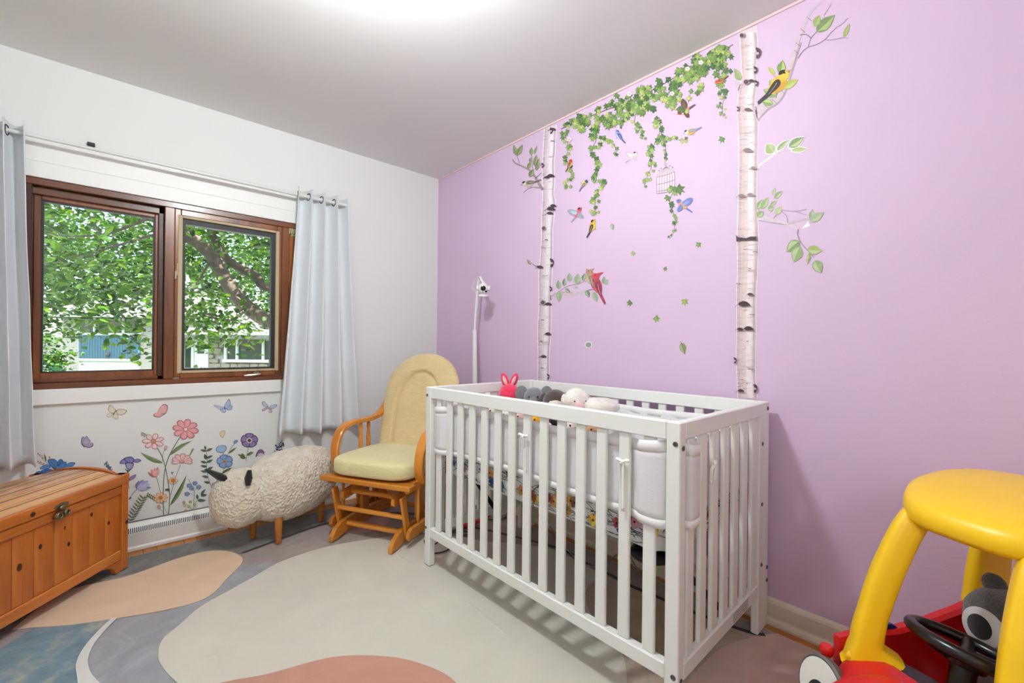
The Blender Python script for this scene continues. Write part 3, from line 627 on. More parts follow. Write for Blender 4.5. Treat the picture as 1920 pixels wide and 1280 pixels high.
for (x, z, r_) in [(.055, .424, .010), (.49, .22, .009)]:
    q.prism([(x+r_*cos(t), z+r_*sin(t)) for t in [2*pi*i/10 for i in range(10)]], -hd-.0046 if z > .4 else -hd-.0004, -hd, Matrix(((1, 0, 0, 0), (0, 0, 1, 0), (0, 1, 0, 0), (0, 0, 0, 1))))
stuff(q.build('knots', m_knot, ch))
ym = -hd-.004; q = MB()
def plate(q, cx, cz, w_, h_, t): q.prism([(cx+w_/2*cos(a)*(1 if abs(cos(a)) < .9 else 1), cz+h_/2*math.copysign(abs(sin(a))**.7, sin(a))) for a in [2*pi*i/16 for i in range(16)]], ym-t, ym, Matrix(((1, 0, 0, 0), (0, 0, 1, 0), (0, 1, 0, 0), (0, 0, 0, 1))), bev=.001)
plate(q, .165, .418, .062, .022, .003); plate(q, .163, .384, .066, .030, .010)
lt = q.build('latch', m_brass, ch, 30); lt['label'] = 'tarnished metal latch'
q = MB(); q.tube([(.146+.012*cos(t), ym-.012, .382+.012*sin(t)) for t in [2*pi*i/12 for i in range(12)]], .0035, 6, closed=True); q.tube([(.178+.011*cos(t), ym-.012, .386+.011*sin(t)) for t in [2*pi*i/12 for i in range(12)]], .0035, 6, closed=True); q.ell((.163, ym-.008, .412), (.014, .006, .009), 10, 6)
q.build('ring', m_brass, lt, True)

# ================================================================ sheep ottoman
k = NT('curly_wool'); v = k.coord(); vor = k.n('ShaderNodeTexVoronoi', Scale=72.0); k.l(v, vor.inputs['Vector']); nz = k.noise(v, 160, 3)
k.l(k.ramp(k.noise(v, 22, 5), [(.3, lin('DCCDB4')), (.65, lin('EDE3CF'))]), k.b.inputs['Base Color']); k.b.inputs['Roughness'].default_value = 1; k.b.inputs['Sheen Weight'].default_value = .5; k.b.inputs['Specular IOR Level'].default_value = .1
ad = k.n('ShaderNodeMath', operation='MULTIPLY_ADD'); k.l(nz, ad.inputs[0]); ad.inputs[1].default_value = .6; k.l(vor.outputs['Distance'], ad.inputs[2]); k.bump(ad.outputs[0], 1, .011); m_wool = k.m
m_blackfab = mat('black_felt', '121214', .95, sheen=.3)
m_legw = wood('ottoman_leg_wood', '8A4D1C', 'B57030', axis=2, scale=20, rough=.4)
SA = math.atan2(.47, .88)
sp = thing('sheep_ottoman', 'cream woolly sheep footstool with black ears on short wooden legs', 'footstool', (.765, 2.745, RZ+.0055), SA)   # local +x towards the rump
HC = tuple(Matrix.Rotation(-SA, 3, 'Z') @ (CAM+ray(450, 932)*(2.33/FPX)-Vector((.765, 2.745, RZ+.0055))))
def woolly(q, c, r, seg, rings, amp, sq, tilt=0, flat=0):
    vs0 = len(q.v); q.ell((0, 0, 0), r, seg, rings, None, None, 0, 1, sq); m = Matrix.Rotation(tilt, 3, 'Y')
    for i in range(vs0, len(q.v)):
        p = Vector(q.v[i]); d = Vector((p.x/r[0]**2, p.y/r[1]**2, p.z/r[2]**2)).normalized()
        p2 = p+d*amp*(mnoise.noise(p*46)+.7*mnoise.noise(p*92)); 
        if flat and p2.z > r[2]*flat: p2.z = r[2]*flat+(p2.z-r[2]*flat)*.35
        q.v[i] = tuple(m @ p2+Vector(c))
q = MB(); woolly(q, (.025, 0, .272), (.285, .178, .192), 150, 84, .005, .84, radians(-3), .86); q.build('body', m_wool, sp, True)
q = MB(); woolly(q, HC, (.128, .140, .150), 110, 62, .005, .9, radians(8)); q.build('head', m_wool, sp, True)
for ab, aw in ((((437, 905, 2.26), (412, 893, 2.27), (385, 880, 2.29)), (.012, .019, .006)), (((465, 910, 2.24), (466, 896, 2.245), (468, 881, 2.25)), (.011, .019, .009))):
    e = MB(); W2 = sp.matrix_basis if False else (Matrix.Translation((.765, 2.745, RZ+.0055)) @ Matrix.Rotation(SA, 4, 'Z')).inverted()
    E3 = [W2 @ (CAM+ray(x, y)*(D/FPX)) for x, y, D in ab]; sl3 = spline(E3, 6); n = len(sl3)
    e.tube(sl3, [max(.004, (aw[0]+(aw[1]-aw[0])*min(1, 2*i/(n-1))) if i < n/2 else aw[1]+(aw[2]-aw[1])*(2*i/(n-1)-1)) for i in range(n)], 12)
    e.build('ear', m_blackfab, sp, True)
for a, c in ((-.16, .092), (-.16, -.092), (.155, .085), (.155, -.085)):
    MB().lathe([(.0135, 0), (.0145, .002), (.020, .11), (.020, .14)], 14, Matrix.Translation((a, c, 0))).build('leg', m_legw, sp, 40)

# ================================================================ glider chair
m_maple = wood('golden_maple', 'A35C18', 'CE8228', 'D99036', axis=2, scale=9, rough=.32, coat=.35)
m_mapled = wood('golden_maple_flat', '9C5616', 'C47A24', 'CF8830', axis=0, scale=9, rough=.34, coat=.3)
def fabric(name, c, st=(1, 1, 1)):
    k = NT(name); v = k.coord(st); c = lin(c)
    k.l(k.ramp(k.noise(v, 9, 5), [(.3, tuple(x*.93 for x in c)), (.7, tuple(min(1, x*1.04) for x in c))]), k.b.inputs['Base Color']); k.b.inputs['Roughness'].default_value = .9; k.b.inputs['Specular IOR Level'].default_value = .2; k.b.inputs['Sheen Weight'].default_value = .3
    v2 = k.coord((st[0]*1.0, st[1]*1, st[2]*4.5)); a = k.noise(v2, 12, 4, .6, .8); b_ = k.noise(k.coord(), 300, 2)
    ad = k.n('ShaderNodeMath', operation='MULTIPLY_ADD'); k.l(b_, ad.inputs[0]); ad.inputs[1].default_value = .12; k.l(a, ad.inputs[2]); k.bump(ad.outputs[0], .55, .012); return k.m
m_cush = fabric('beige_corduroy', 'D8C090'); m_cush2 = fabric('pale_beige_corduroy', 'DED29E')
GA = radians(-62); gc = thing('glider_chair', 'golden maple glider rocking chair with beige cushions between footstool and crib', 'chair', (1.234, 2.39, RZ+.0055), GA)
YZ = lambda x_: Matrix(((0, 0, 1, x_), (1, 0, 0, 0), (0, 1, 0, 0), (0, 0, 0, 1)))     # prism drawn in (y, z), thickness along x
for sx in (-1, 1):
    p = [(-.30, 0), (-.245, 0), (-.20, .014), (.20, .014), (.25, 0), (.32, 0), (.318, .03), (.29, .07), (.24, .092), (-.17, .092), (-.225, .085), (-.27, .062), (-.298, .028)]
    MB().prism(p, -.013, .013, YZ(sx*.19), bev=.004).build('sled_foot', m_mapled, gc)
    MB().box(sx*.19-.012, sx*.19+.012, -.05, .015, .092, .285, .003).build('upright', m_maple, gc); MB().box(sx*.19-.012, sx*.19+.012, .13, .195, .092, .285, .003).build('upright', m_maple, gc)
    p = [(-.245, .225), (-.225, .212), (.2, .258), (.215, .27), (.215, .298), (.2, .305), (-.215, .268), (-.24, .26)]
    sb_ = MB().prism(p, -.011, .011, YZ(sx*.165), bev=.003).build('side_rail', m_mapled, gc)
    MB().lathe([(.0, .0), (.009, .0), (.009, .008), (0, .01)], 12, Matrix.Translation((sx*.165, -.205, .245)) @ Matrix.Rotation(-pi/2, 4, 'Y') @ Matrix.Translation((0, 0, .008 if sx > 0 else .008))).build('bolt', mat('dark_bolt', '3A2A18', .5) if sx < 0 else bpy.data.materials['dark_bolt'], sb_)
    for y0_, y1_ in ((-.235, -.185), (.10, .16)):
        MB().beam((sx*.222, y0_, .275), (sx*.222, y1_, .062), .016, .044, .004, up=(0, 1, 0)).build('swing_slat', m_maple, gc)
    p = [(-.235, .062), (-.225, .045), (.27, .045), (.28, .06), (.28, .09), (.268, .105), (-.2, .105), (-.228, .092)]
    MB().prism(p, -.011, .011, YZ(sx*.252), bev=.004).build('lower_board', m_mapled, gc)
    for yy in (-.13, .0, .15):
        prof = [(.007, .0), (.009, .03), (.012, .08), (.008, .14), (.010, .2), (.010, .225)]
        MB().lathe(prof, 10, Matrix.Translation((sx*.252, yy, .10))).build('lower_spindle', m_maple, gc, True)
    MB().box(sx*.252-.013, sx*.252+.013, -.245, .29, .295, .345, .005).build('seat_side_rail', m_mapled, gc)
    # bentwood arm: rises from the seat frame, rolls over and runs back to the backrest
    path = [(-.135, .33), (-.165, .40), (-.165, .48), (-.13, .555), (-.07, .592), (.02, .602), (.12, .60), (.20, .612), (.26, .65), (.30, .71)]
    s_ = spline([(0, a, c) for a, c in path], 6); q = MB(); n = len(s_)
    for i, p_ in enumerate(s_):
        pass
    vs = []; fs = []
    for i, p_ in enumerate(s_):
        t = (s_[min(i+1, n-1)]-s_[max(i-1, 0)]).normalized(); nr = Vector((0, -t.z, t.y)); x_ = sx*(.272+.012*sin(pi*min(1, i/(n*.7))))-sx*.03*max(0, (i/n-.7)/.3); th = .0125 if i < n*.75 else .0125+.006*(i/n-.75)*4
        w_ = .026
        for dx, dn in ((-w_, -th*.7), (-w_*.8, -th), (w_*.8, -th), (w_, -th*.7), (w_, th*.7), (w_*.8, th), (-w_*.8, th), (-w_, th*.7)): vs.append(Vector((x_+dx, p_.y, p_.z))+nr*dn)
    for i in range(n-1):
        for j in range(8): fs.append((i*8+j, i*8+(j+1) % 8, (i+1)*8+(j+1) % 8, (i+1)*8+j))
    fs += [tuple(range(8))[::-1], tuple(range((n-1)*8, n*8))]
    q.add(vs, fs); q.build('armrest', m_maple, gc, 35, weld=True)
    for yy, tz in ((.05, .592), (.125, .592)):
        prof = [(.010, 0), (.0115, .05), (.013, .12), (.0135, .15), (.010, .156), (.0125, .162), (.009, .19), (.0125, .212), (.009, .25)]
        MB().lathe(prof, 12, Matrix.Translation((sx*.276, yy, .343))).build('arm_spindle', m_maple, gc, True)
    MB().beam((sx*.19, .235, .33), (sx*.18, .425, .86), .03, .03, .006, up=(0, 1, 0)).build('back_post', m_maple, gc)
q = MB(); q.prism([(-.29, -.275), (.29, -.275), (.29, -.215), (-.29, -.215)], .318, .346, None, bev=.005); q.build('front_rail', m_mapled, gc)
MB().box(-.262, .262, .24, .285, .30, .345, .004).build('rear_rail', m_mapled, gc); MB().box(-.25, .25, -.215, .24, .33, .342).build('seat_deck', m_mapled, gc)
for (y_, z_, r_) in ((-.175, .062, .016), (-.21, .158, .013), (-.165, .243, .015), (.2, .062, .016)):
    x_ = .185 if z_ < .1 or z_ > .2 else .22
    MB().tube([(-x_, y_, z_), (x_, y_, z_)], r_, 12, flat=.75).build('stretcher', m_mapled, gc, 40)
for zz in (.45, .62, .80): MB().beam((-.185, .262+(zz-.36)*.35, zz), (.185, .262+(zz-.36)*.35, zz), .045, .016, .004, up=(0, 1, 0)).build('back_slat', m_mapled, gc)
# cushions
q = MB(); q.ell((0, 0, 0), (.262, .262, .052), 64, 28, None, None, 0, 1, .42)
for i in range(len(q.v)):
    x, y, z = q.v[i]; wv = .006*mnoise.noise(Vector((x*5, y*5, z*9))); q.v[i] = (x*(1-.05*(y+.26)), y-.012, z*(1.0-.25*max(0, y)/.26)+.397+wv+.008*cos(x*5)*(1 if z > 0 else 0))
q.build('seat_cushion', m_cush2, gc, True)
def arch_cushion():
    Hh, Wb, Ws = .648, .235, .272; out = []
    n = 60
    for i in range(n+1):
        a = pi*i/n; out.append(None)
    pts = []
    for i in range(16): t = i/16; pts.append((Wb+(Ws-Wb)*t**.7, t*(Hh-.27)))
    for i in range(33): a = pi*i/32; pts.append((Ws*cos(a)*1.0, Hh-.27+.27*abs(sin(a))**.92))
    for i in range(15, -1, -1): t = i/16; pts.append((-(Wb+(Ws-Wb)*t**.7), t*(Hh-.27)))
    S_ = [1.0, .985, .955, .91, .85, .78, .70, .63, .585, .56, .545, .53, .515, .495, .46, .38, .25, .1, .0]
    def hh(s):
        b = .045*math.sqrt(max(0, 1-s**7)); g = .020*math.exp(-((s-.535)/.03)**2); return b*(1.0 if s > .53 else .86)-g
    vs = []; fs = []; m = len(pts)
    for s in S_:
        for (x, z) in pts: vs.append((x*s, -hh(s), z*(1-(1-s)*.46)))
    for s in S_[::-1][1:][::-1][1:]: pass
    for i in range(len(S_)-1):
        for j in range(m-1): fs.append((i*m+j, i*m+j+1, (i+1)*m+j+1, (i+1)*m+j))
    b0 = len(vs)
    for s in (1.0, .985, .95, .8, .4, 0):
        for (x, z) in pts: vs.append((x*s, .04*math.sqrt(max(0, 1-s**7)), z*s))
    for i in range(5):
        for j in range(m-1): fs.append((b0+i*m+j, b0+(i+1)*m+j, b0+(i+1)*m+j+1, b0+i*m+j+1))
    return vs, fs
vs, fs = arch_cushion(); q = MB(); lean = radians(19)
for i in range(len(vs)):
    x, y, z = vs[i]; wv = .0035*mnoise.noise(Vector((x*4, z*22, 3)))*(1 if y < 0 else 0); y += wv
    vs[i] = (x, .185+y*cos(lean)+z*sin(lean), .405-y*sin(lean)*-1*-1+z*cos(lean))
q.add(vs, fs); q.build('back_cushion', m_cush, gc, True, weld=True)
# ================================================================ crib
FZ = RZ+.0055
m_crib = mat('white_lacquer', 'E6E6E1', .38, spec=.5)
m_bolt = mat('dark_steel_bolt', '6F6E6B', .35, metal=.9); m_boltd = mat('bolt_recess', '2B2B2B', .6)
m_blackmetal = mat('black_metal', '1C1C1E', .5, metal=.3)
CA = radians(.7152); CX, CY_ = 1.5241, 1.2350
crib = thing('baby_crib', 'white slatted wooden crib against the lilac wall', 'crib', (CX, CY_, FZ), CA)
hx, hy, HT = .3723, .65215, .8856-FZ
CB = lambda z: z-FZ
def cbox(name, *bx, bev=.003, m=None, par=None):
    q = MB()
    for c in bx: q.box(*c, bev)
    return q.build(name, m or m_crib, par or crib)
for sy in (-1, 1):
    y0, y1 = sy*hy, sy*(hy-.042)
    cbox('leg', (-hx, -hx+.034, y0, y1, 0, HT)); cbox('leg', (hx-.045, hx, y0, y1, 0, HT)); cbox('stile', (hx-.105, hx-.0455, y0, y0-sy*.026, 0, CB(.835)))
    cbox('end_top_rail', (-hx+.0345, hx-.0455, y0, y0-sy*.026, CB(.8345), HT)); cbox('end_bottom_rail', (-hx+.0345, hx-.1055, y0, y0-sy*.026, CB(.155), CB(.203)))
cbox('front_top_rail', (-hx, -hx+.030, -hy+.0425, hy-.0425, CB(.8325), HT)); cbox('front_bottom_rail', (-hx, -hx+.030, -hy+.0425, hy-.0425, CB(.155), CB(.2)))
cbox('back_top_rail', (hx-.032, hx-.002, -hy+.0425, hy-.0425, CB(.8325), HT)); cbox('back_bottom_rail', (hx-.032, hx-.002, -hy+.0425, hy-.0425, CB(.155), CB(.2)))
sm = None
for i in range(14):
    for bx in (-hx+.008, hx-.024):
        if sm is None: o = cbox('slat', (0, .014, -.0195, .0195, CB(.2), CB(.8325)), bev=.003); sm = o.data
        else: o = bpy.data.objects.new('slat', sm); COL.objects.link(o); o.parent = crib
        o.location = (bx, -.5535+.0851*i, 0)
se = None
for i in range(7):
    for sy in (-1, 1):
        if se is None: o = cbox('end_slat', (-.0225, .0225, -.007, .007, CB(.203), CB(.8345)), bev=.003); se = o.data
        else: o = bpy.data.objects.new('end_slat', se); COL.objects.link(o); o.parent = crib
        o.location = (-.2885+.0863*i, sy*(hy-.013), 0)
bmsh = None
def bolt(x, y, z, ax):
    q = MB(); q.lathe([(0, 0), (.0075, 0), (.0075, .002), (.0055, .003), (.0045, .0012), (0, .0012)], 12); o = q.build('bolt', m_bolt, crib)
    o.location = (x, y, z); o.rotation_euler = {'-x': (0, -pi/2, 0), '-y': (pi/2, 0, 0), '+y': (-pi/2, 0, 0), '+x': (0, pi/2, 0)}[ax]; return o
for z in (.855-.03, .155+.02): bolt(-hx, -hy+.014, CB(z), '-x'); bolt(-hx+.017, -hy, CB(z-.012), '-y'); bolt(-hx, hy-.012, CB(z+.02), '-x')
for z in (.73, .50, .27): bolt(hx-.075, -hy, CB(z), '-y')
bolt(hx-.02, -hy, CB(.86), '-y'); bolt(hx-.012, -hy, CB(.24), '-y'); bolt(hx-.012, -hy, CB(.19), '-y')
q = MB(); lw = .10
lb = cbox('warning_label', (.02, .165, -hy-.0008, -hy, CB(.160), CB(.198)), bev=0, m=mat('label_paper', 'DFDEDA', .6))
q = MB(); rr = random.Random(5)
for r_ in range(5):
    x = .024
    while x < .155:
        w_ = rr.uniform(.004, .012); q.box(x, min(x+w_, .16), -hy-.0013, -hy-.0008, CB(.1935-r_*.007), CB(.1955-r_*.007)); x += w_+.003
stuff(q.build('small_print', mat('label_ink', '6B6B6B', .7), lb))
# spring base under the mattress
q = MB(); zb = CB(.462)
for a, b_ in (((-.25, -.535), (.25, -.535)), ((.25, -.535), (.25, .535)), ((.25, .535), (-.25, .535)), ((-.25, .535), (-.25, -.535))): q.beam((*a, zb), (*b_, zb), .024, .022, .003)
q.build('spring_frame', m_blackmetal, crib)
q = MB()
for i in range(9): q.tube([(-.25, -.53+.1325*i, zb), (.25, -.53+.1325*i, zb)], .0025, 5)
for i in range(5): q.tube([(-.22+.11*i, -.53, zb+.004), (-.22+.11*i, .53, zb+.004)], .0025, 5)
stuff(q.build('spring_wire', m_blackmetal, crib))
for sy in (-1, 1):
    for sx in (-1, 1):
        cbox('bracket', (sx*.318-.012, sx*.318+.012, sy*.612, sy*.6235, CB(.40), CB(.450)), m=m_blackmetal, bev=.001)
    q = MB(); q.beam((-.20, sy*.50, CB(.45)), (.06, sy*.60, CB(.17)), .022, .005, .001, up=(0, 1, 0)); q.build('brace', m_blackmetal, crib)
q = MB(); q.ell((-.23, -.50, CB(.432)), (.09, .075, .020), 18, 8); q.build('dark_pad', mat('black_plastic', '18181A', .35), crib, True)

# mattress with flowery fitted sheet
m_sheet = mat('white_cotton', 'E4E3E0', .9, bump=.25, bscale=18, bdist=.006)
mt = thing('crib_mattress', 'crib mattress in a white fitted sheet printed with wildflowers', 'mattress', (CX, CY_, .474), CA)
q = MB(); nU = 120
def mside(u, v):
    a = 2*pi*u; sg = lambda t, e: math.copysign(abs(t)**e, t)
    x = .318*sg(cos(a), .22); y = .592*sg(sin(a), .16); wv = mnoise.noise(Vector((x*16, y*16, 2)))
    prof = [(.965, .004), (.99, .000), (1.0, .012), (1.003, .04), (1.0, .075), (.995, .105), (.975, .122), (.9, .130), (.5, .132), (0, .132)]
    s, z = prof[min(9, int(round(v*9)))]
    if v < .25: z += .014*wv+.004*mnoise.noise(Vector((x*40, y*40, 1))); s *= 1-.01*abs(wv)
    return (x*s, y*s, z)
q.sheet(mside, nU, 10, closed=True); q.add([(x*.27, y*.55, .004) for x, y in ((-1, -1), (-1, 1), (1, 1), (1, -1))], [(0, 1, 2, 3)])
q.build('fitted_sheet', m_sheet, mt, 60)
m_print = attr_mat('textile_print', .9, .12, 60)
q = MB(); rr = random.Random(21)
FL = [lin(c) for c in ('4A6EA0', '35507E', 'B5854A', 'C99A4E', 'A84848', 'C58A8A', '6E5A78', 'D9B94E', '8C6A5A')]; ink = lin('33363A'); ink2 = lin('4C5A50')
def face_pt(side, s, z, off=.0036):
    if side == 0: return Vector((-.318-off, s, z))
    return Vector((s, -.592-off, z))
for side, S in ((0, .565), (1, .285)):
    s = -S+.02
    while s < S-.02:
        kx = rr.random(); z = rr.uniform(.03, .082)
        if kx < .55:
            rad = rr.uniform(.013, .024); c = rr.choice(FL); npet = 5; ph = rr.random()*6
            for p in range(npet):
                a = ph+2*pi*p/npet; d = (cos(a), sin(a)); n_ = (-sin(a), cos(a)); P = []
                for (t, w_) in ((0, .05), (.45, .36), (.85, .40), (1, .15), (1, -.15), (.85, -.4), (.45, -.36), (0, -.05)): P.append(face_pt(side, s+rad*(d[0]*t+n_[0]*w_), z+rad*(d[1]*t+n_[1]*w_)))
                cc = tuple(min(1, v*rr.uniform(.8, 1.35)) for v in c); q.add(P, [tuple(range(8))], cc)
            P = [face_pt(side, s+rad*.2*cos(t), z+rad*.2*sin(t), .0040) for t in [2*pi*i/7 for i in range(7)]]; q.add(P, [tuple(range(7))], ink)
        for _ in range(3):
            a0 = (s+rr.uniform(-.03, .03), z+rr.uniform(-.05, .04)); an = rr.uniform(-.6, .6)+(pi if rr.random() < .5 else 0); Ln = rr.uniform(.04, .09); w_ = .0011
            pts = [(a0[0]+Ln*t*cos(an), min(.094, max(.012, a0[1]+Ln*t*sin(an)+.01*sin(t*3)))) for t in (0, .33, .66, 1)]
            for i in range(3):
                (xa, za), (xb_, zb_) = pts[i], pts[i+1]
                q.add([face_pt(side, xa, za-w_, .0033), face_pt(side, xb_, zb_-w_, .0033), face_pt(side, xb_, zb_+w_, .0033), face_pt(side, xa, za+w_, .0033)], [(0, 1, 2, 3)], rr.choice((ink, ink2)))
            if rr.random() < .6:
                ex, ez = pts[-1]; b_ = rr.uniform(.006, .011); an2 = an+.4
                q.add([face_pt(side, ex, ez, .0034), face_pt(side, ex+b_*cos(an2)+.3*b_*sin(an2), ez+b_*sin(an2)-.3*b_*cos(an2), .0034), face_pt(side, ex+2*b_*cos(an2), ez+2*b_*sin(an2), .0034), face_pt(side, ex+b_*cos(an2)-.3*b_*sin(an2), ez+b_*sin(an2)+.3*b_*cos(an2), .0034)], [(0, 1, 2, 3)], rr.choice((ink2, ink)))
        s += rr.uniform(.014, .03)
stuff(q.build('flower_print', m_print, mt, print_=True))

# mesh bumper woven through the slats
k = NT('white_mesh_fabric'); k.b.inputs['Base Color'].default_value = (*lin('E9E6E8'), 1); k.b.inputs['Roughness'].default_value = .9; k.b.inputs['Specular IOR Level'].default_value = .1
tr = k.n('ShaderNodeBsdfTransparent'); mx = k.n('ShaderNodeMixShader'); mx.inputs[0].default_value = .16; k.l(k.b.outputs[0], mx.inputs[1]); k.l(tr.outputs[0], mx.inputs[2]); k.l(mx.outputs[0], k.out.inputs[0])
vr = k.n('ShaderNodeTexVoronoi', Scale=320.0); k.l(k.coord(), vr.inputs['Vector']); k.bump(vr.outputs['Distance'], .5, .001); m_mesh = k.m
m_band = mat('white_bias_tape', 'E8E6E6', .8, bump=.1, bscale=300)
bp = thing('mesh_bumper', 'white breathable mesh bumper tied around inside of crib slats', 'bumper', (CX, CY_, 0), CA)
half = [(-.368, .567), (-.368, .53), (-.347, .492), (-.340, .45), (-.337, .3), (-.339, .15), (-.336, 0), (-.339, -.15), (-.337, -.3), (-.340, -.45), (-.347, -.495), (-.368, -.53), (-.369, -.575), (-.352, -.600), (-.331, -.607), (-.324, -.640), (-.316, -.660), (-.289, -.663), (-.262, -.658), (-.247, -.632), (-.22, -.614), (-.05, -.612), (.12, -.611), (.26, -.612), (.317, -.60), (.335, -.56), (.337, -.3), (.336, 0), (.337, .3), (.335, .56), (.317, .60), (.26, .612), (.1, .611), (-.22, .614), (-.247, .632), (-.262, .658), (-.289, .663), (-.316, .660), (-.324, .640), (-.331, .607), (-.352, .600)]
bpath = spline([(a, c, 0) for a, c in half], 5, closed=True); nb = len(bpath)
def btop(p): return .809+.016*math.exp(-((p.x+.34)**2+(p.y+.6)**2)/.006)-.014*math.exp(-((p.x+.34)**2+(p.y-.6)**2)/.006)+.004*sin(p.y*9)
def bbot(p): return .578+.007*sin(p.y*7+1)-.008*math.exp(-((p.x+.34)**2+(p.y+.6)**2)/.004)
def bn(i):
    t = (bpath[(i+1) % nb]-bpath[i-1]).normalized(); return Vector((-t.y, t.x, 0))
def bump_sheet(za, zb, nv, puff, off=0):
    def fn(u, v):
        i = int(round(u*nb)) % nb; p = bpath[i]; lo_, hi_ = bbot(p), btop(p); z = lo_+(hi_-lo_)*(za+(zb-za)*v)
        inside = abs(p.x) < .345 and abs(p.y) < .62
        pf = puff*abs(mnoise.noise(Vector((p.x*9, p.y*9, z*12))))*sin(pi*(za+(zb-za)*v)) if inside else 0
        q_ = p+bn(i)*pf+bn(i)*off; return (q_.x, q_.y, z)
    q = MB(); q.sheet(fn, nb, nv, closed=True); return q
bump_sheet(.07, .90, 9, .010).build('mesh_panel', m_mesh, bp, True, solid=.0012)
bump_sheet(.86, 1.0, 3, 0).build('top_band', m_band, bp, True, solid=.0026); bump_sheet(0, .10, 3, 0).build('bottom_band', m_band, bp, True, solid=.0026)
m_rib = mat('white_ribbon', 'ECEBE8', .7)
def tie(name, p, out, lens_):
    q = MB(); p = Vector(p); o = Vector(out); s = Vector((-o.y, o.x, 0))
    q.ell(p+o*.004, (.006, .006, .007), 8, 6)
    for dx, dz, L in lens_:
        pts = [p+o*.004, p+o*.008+s*dx*.4+Vector((0, 0, dz*.25)), p+o*.006+s*dx+Vector((0, 0, dz)), p+o*.005+s*dx*(1.05)+Vector((0, 0, dz-L*.5)), p+o*.004+s*dx*1.1+Vector((0, 0, dz-L))] if L else [p+o*.004, p+o*.008+s*dx*.5+Vector((0, 0, dz*.8)), p+o*.006+s*dx+Vector((0, 0, dz))]
        q.tube(spline(pts, 4), .0055, 6, flat=.3)
    return q.build(name, m_rib, bp, True)
tie('tie', (-.370, 1.193-1.235, .752), (-1, 0, 0), [(.012, .0, .135), (-.03, .006, 0), (-.02, -.004, .06), (.02, .006, 0)])
tie('tie', (-.370, .765-1.235, .742), (-1, 0, 0), [(.002, .0, .15), (-.022, .008, 0), (.024, .01, 0), (-.012, -.006, .05)])
tie('tie', (-.2+.01, -.662, .74), (0, -1, 0), [(.014, .012, .06), (-.016, .016, .0), (.004, -.03, .03), (-.012, -.01, .04)])
tie('tie', (.330, -.1, .75), (1, 0, 0), [(.01, 0, .1), (-.02, .005, 0)])

# ---------------------------------------------------------------- soft toys
MZ = .609
def plush_mat(name, c, fuzz=.8, sc=90): return mat(name, c, 1, var=.10, vscale=30, bump=fuzz, bscale=sc, bdist=.006, sheen=.5, spec=.1)
m_eye = mat('black_bead', '0C0C0E', .15); m_whitep = plush_mat('white_plush', 'E4DCD4', .9, 70); m_pinkp = plush_mat('hot_pink_plush', 'E23A5C', 1, 60); m_lpink = plush_mat('pale_pink_plush', 'E3B4B6'); m_greyp = plush_mat('grey_plush', '77777A', .5, 200); m_brownp = plush_mat('brown_plush', '4C423C', .6, 160); m_creamp = plush_mat('cream_plush', 'DDD3C2', .5); m_yell = plush_mat('yellow_plush', 'E8A81C', .4); m_tan = plush_mat('tan_plush', 'C39468', .5); m_redp = plush_mat('red_plush', 'B22A2A', .4); m_blackp = plush_mat('black_plush', '1E1C1E', .5); m_lgrey = plush_mat('light_grey_plush', 'ABA6AC', .7, 80)
def toy(name, label, head, hr, body_m, face=Vector((-.75, -.66, 0)), bodyr=None, head_m=None, amp=.05):
    t = thing(name, label, 'soft toy', (head.x, head.y, MZ), math.atan2(face.y, face.x), None)      # local +x is where it looks
    hz = head.z-MZ; bh = hz-hr*.5; br = bodyr or hr*1.05
    MB().ell((-.01, 0, bh*.5), (br, br*.95, bh*.5), 20, 14, None, None, amp, 4).build('body', body_m, t, True)
    MB().ell((0, 0, hz), (hr, hr, hr*.95), 24, 16, None, None, amp*.6, 4).build('head', head_m or body_m, t, True)
    return t, hz
def eyes(t, hz, hr, dy, dz, r_=.004, x=None):
    for s_ in (-1, 1):
        MB().ell((hr*(x or .93), s_*dy, hz+dz), r_, 8, 6).build('eye', m_eye, t, True)
P = ux(955, 738, 1.585); t, hz = toy('pink_bird_toy', 'hot pink fluffy toy with tufted ears at crib far end', P, .058, m_pinkp, amp=.12)
for s_ in (-1, 1):
    q = MB(); q.ell((0, 0, .036), (.014, .020, .042), 12, 10, Matrix.Rotation(-s_*.38, 4, 'X'), None, .2, 6); o = q.build('ear', m_pinkp, t, True); o.location = (0, s_*.024, hz+.036)
    q = MB(); q.ell((.011, 0, .036), (.006, .010, .028), 10, 8, Matrix.Rotation(-s_*.38, 4, 'X')); o = q.build('ear_lining', m_lpink, o, True)
MB().ell((.05, -.035, hz-.035), (.022, .03, .018), 12, 8).build('muzzle', m_creamp, t, True); eyes(t, hz, .058, .02, -.03)
P = ux(1001, 744, 1.62); t, hz = toy('elephant_toy', 'grey elephant soft toy with round ears between pink and brown toys', P, .052, m_greyp)
for s_ in (-1, 1): MB().ell((-.012, s_*.066, hz+.016), (.012, .034, .042), 14, 10).build('ear', m_greyp, t, True)
q = MB(); q.tube(spline([(.04, 0, hz-.012), (.068, 0, hz-.03), (.075, -.005, hz-.065), (.082, -.01, hz-.09)], 5), [.022-.0008*i for i in range(16)], 10); q.build('trunk', m_greyp, t, True); eyes(t, hz, .052, .022, .006, .0045, .88)
P = ux(1041, 752, 1.62); t, hz = toy('monkey_toy', 'dark brown hooded soft toy with a cream face', P, .062, m_brownp)
MB().ell((.028, .0, hz-.016), (.042, .045, .045), 18, 12).build('face', m_creamp, t, True); eyes(t, hz, .062, .016, -.01, .004, 1.1)
for s_ in (-1, 1): MB().ell((0, s_*.056, hz+.02), (.01, .018, .02), 10, 8).build('ear', m_brownp, t, True)
P = ux(1080, 755, 1.60); t, hz = toy('lamb_toy', 'large white fluffy lamb lying beside the brown hooded toy', P, .06, m_whitep, amp=.1, face=Vector((-.5, -.86, 0)))
t.location.z += .012
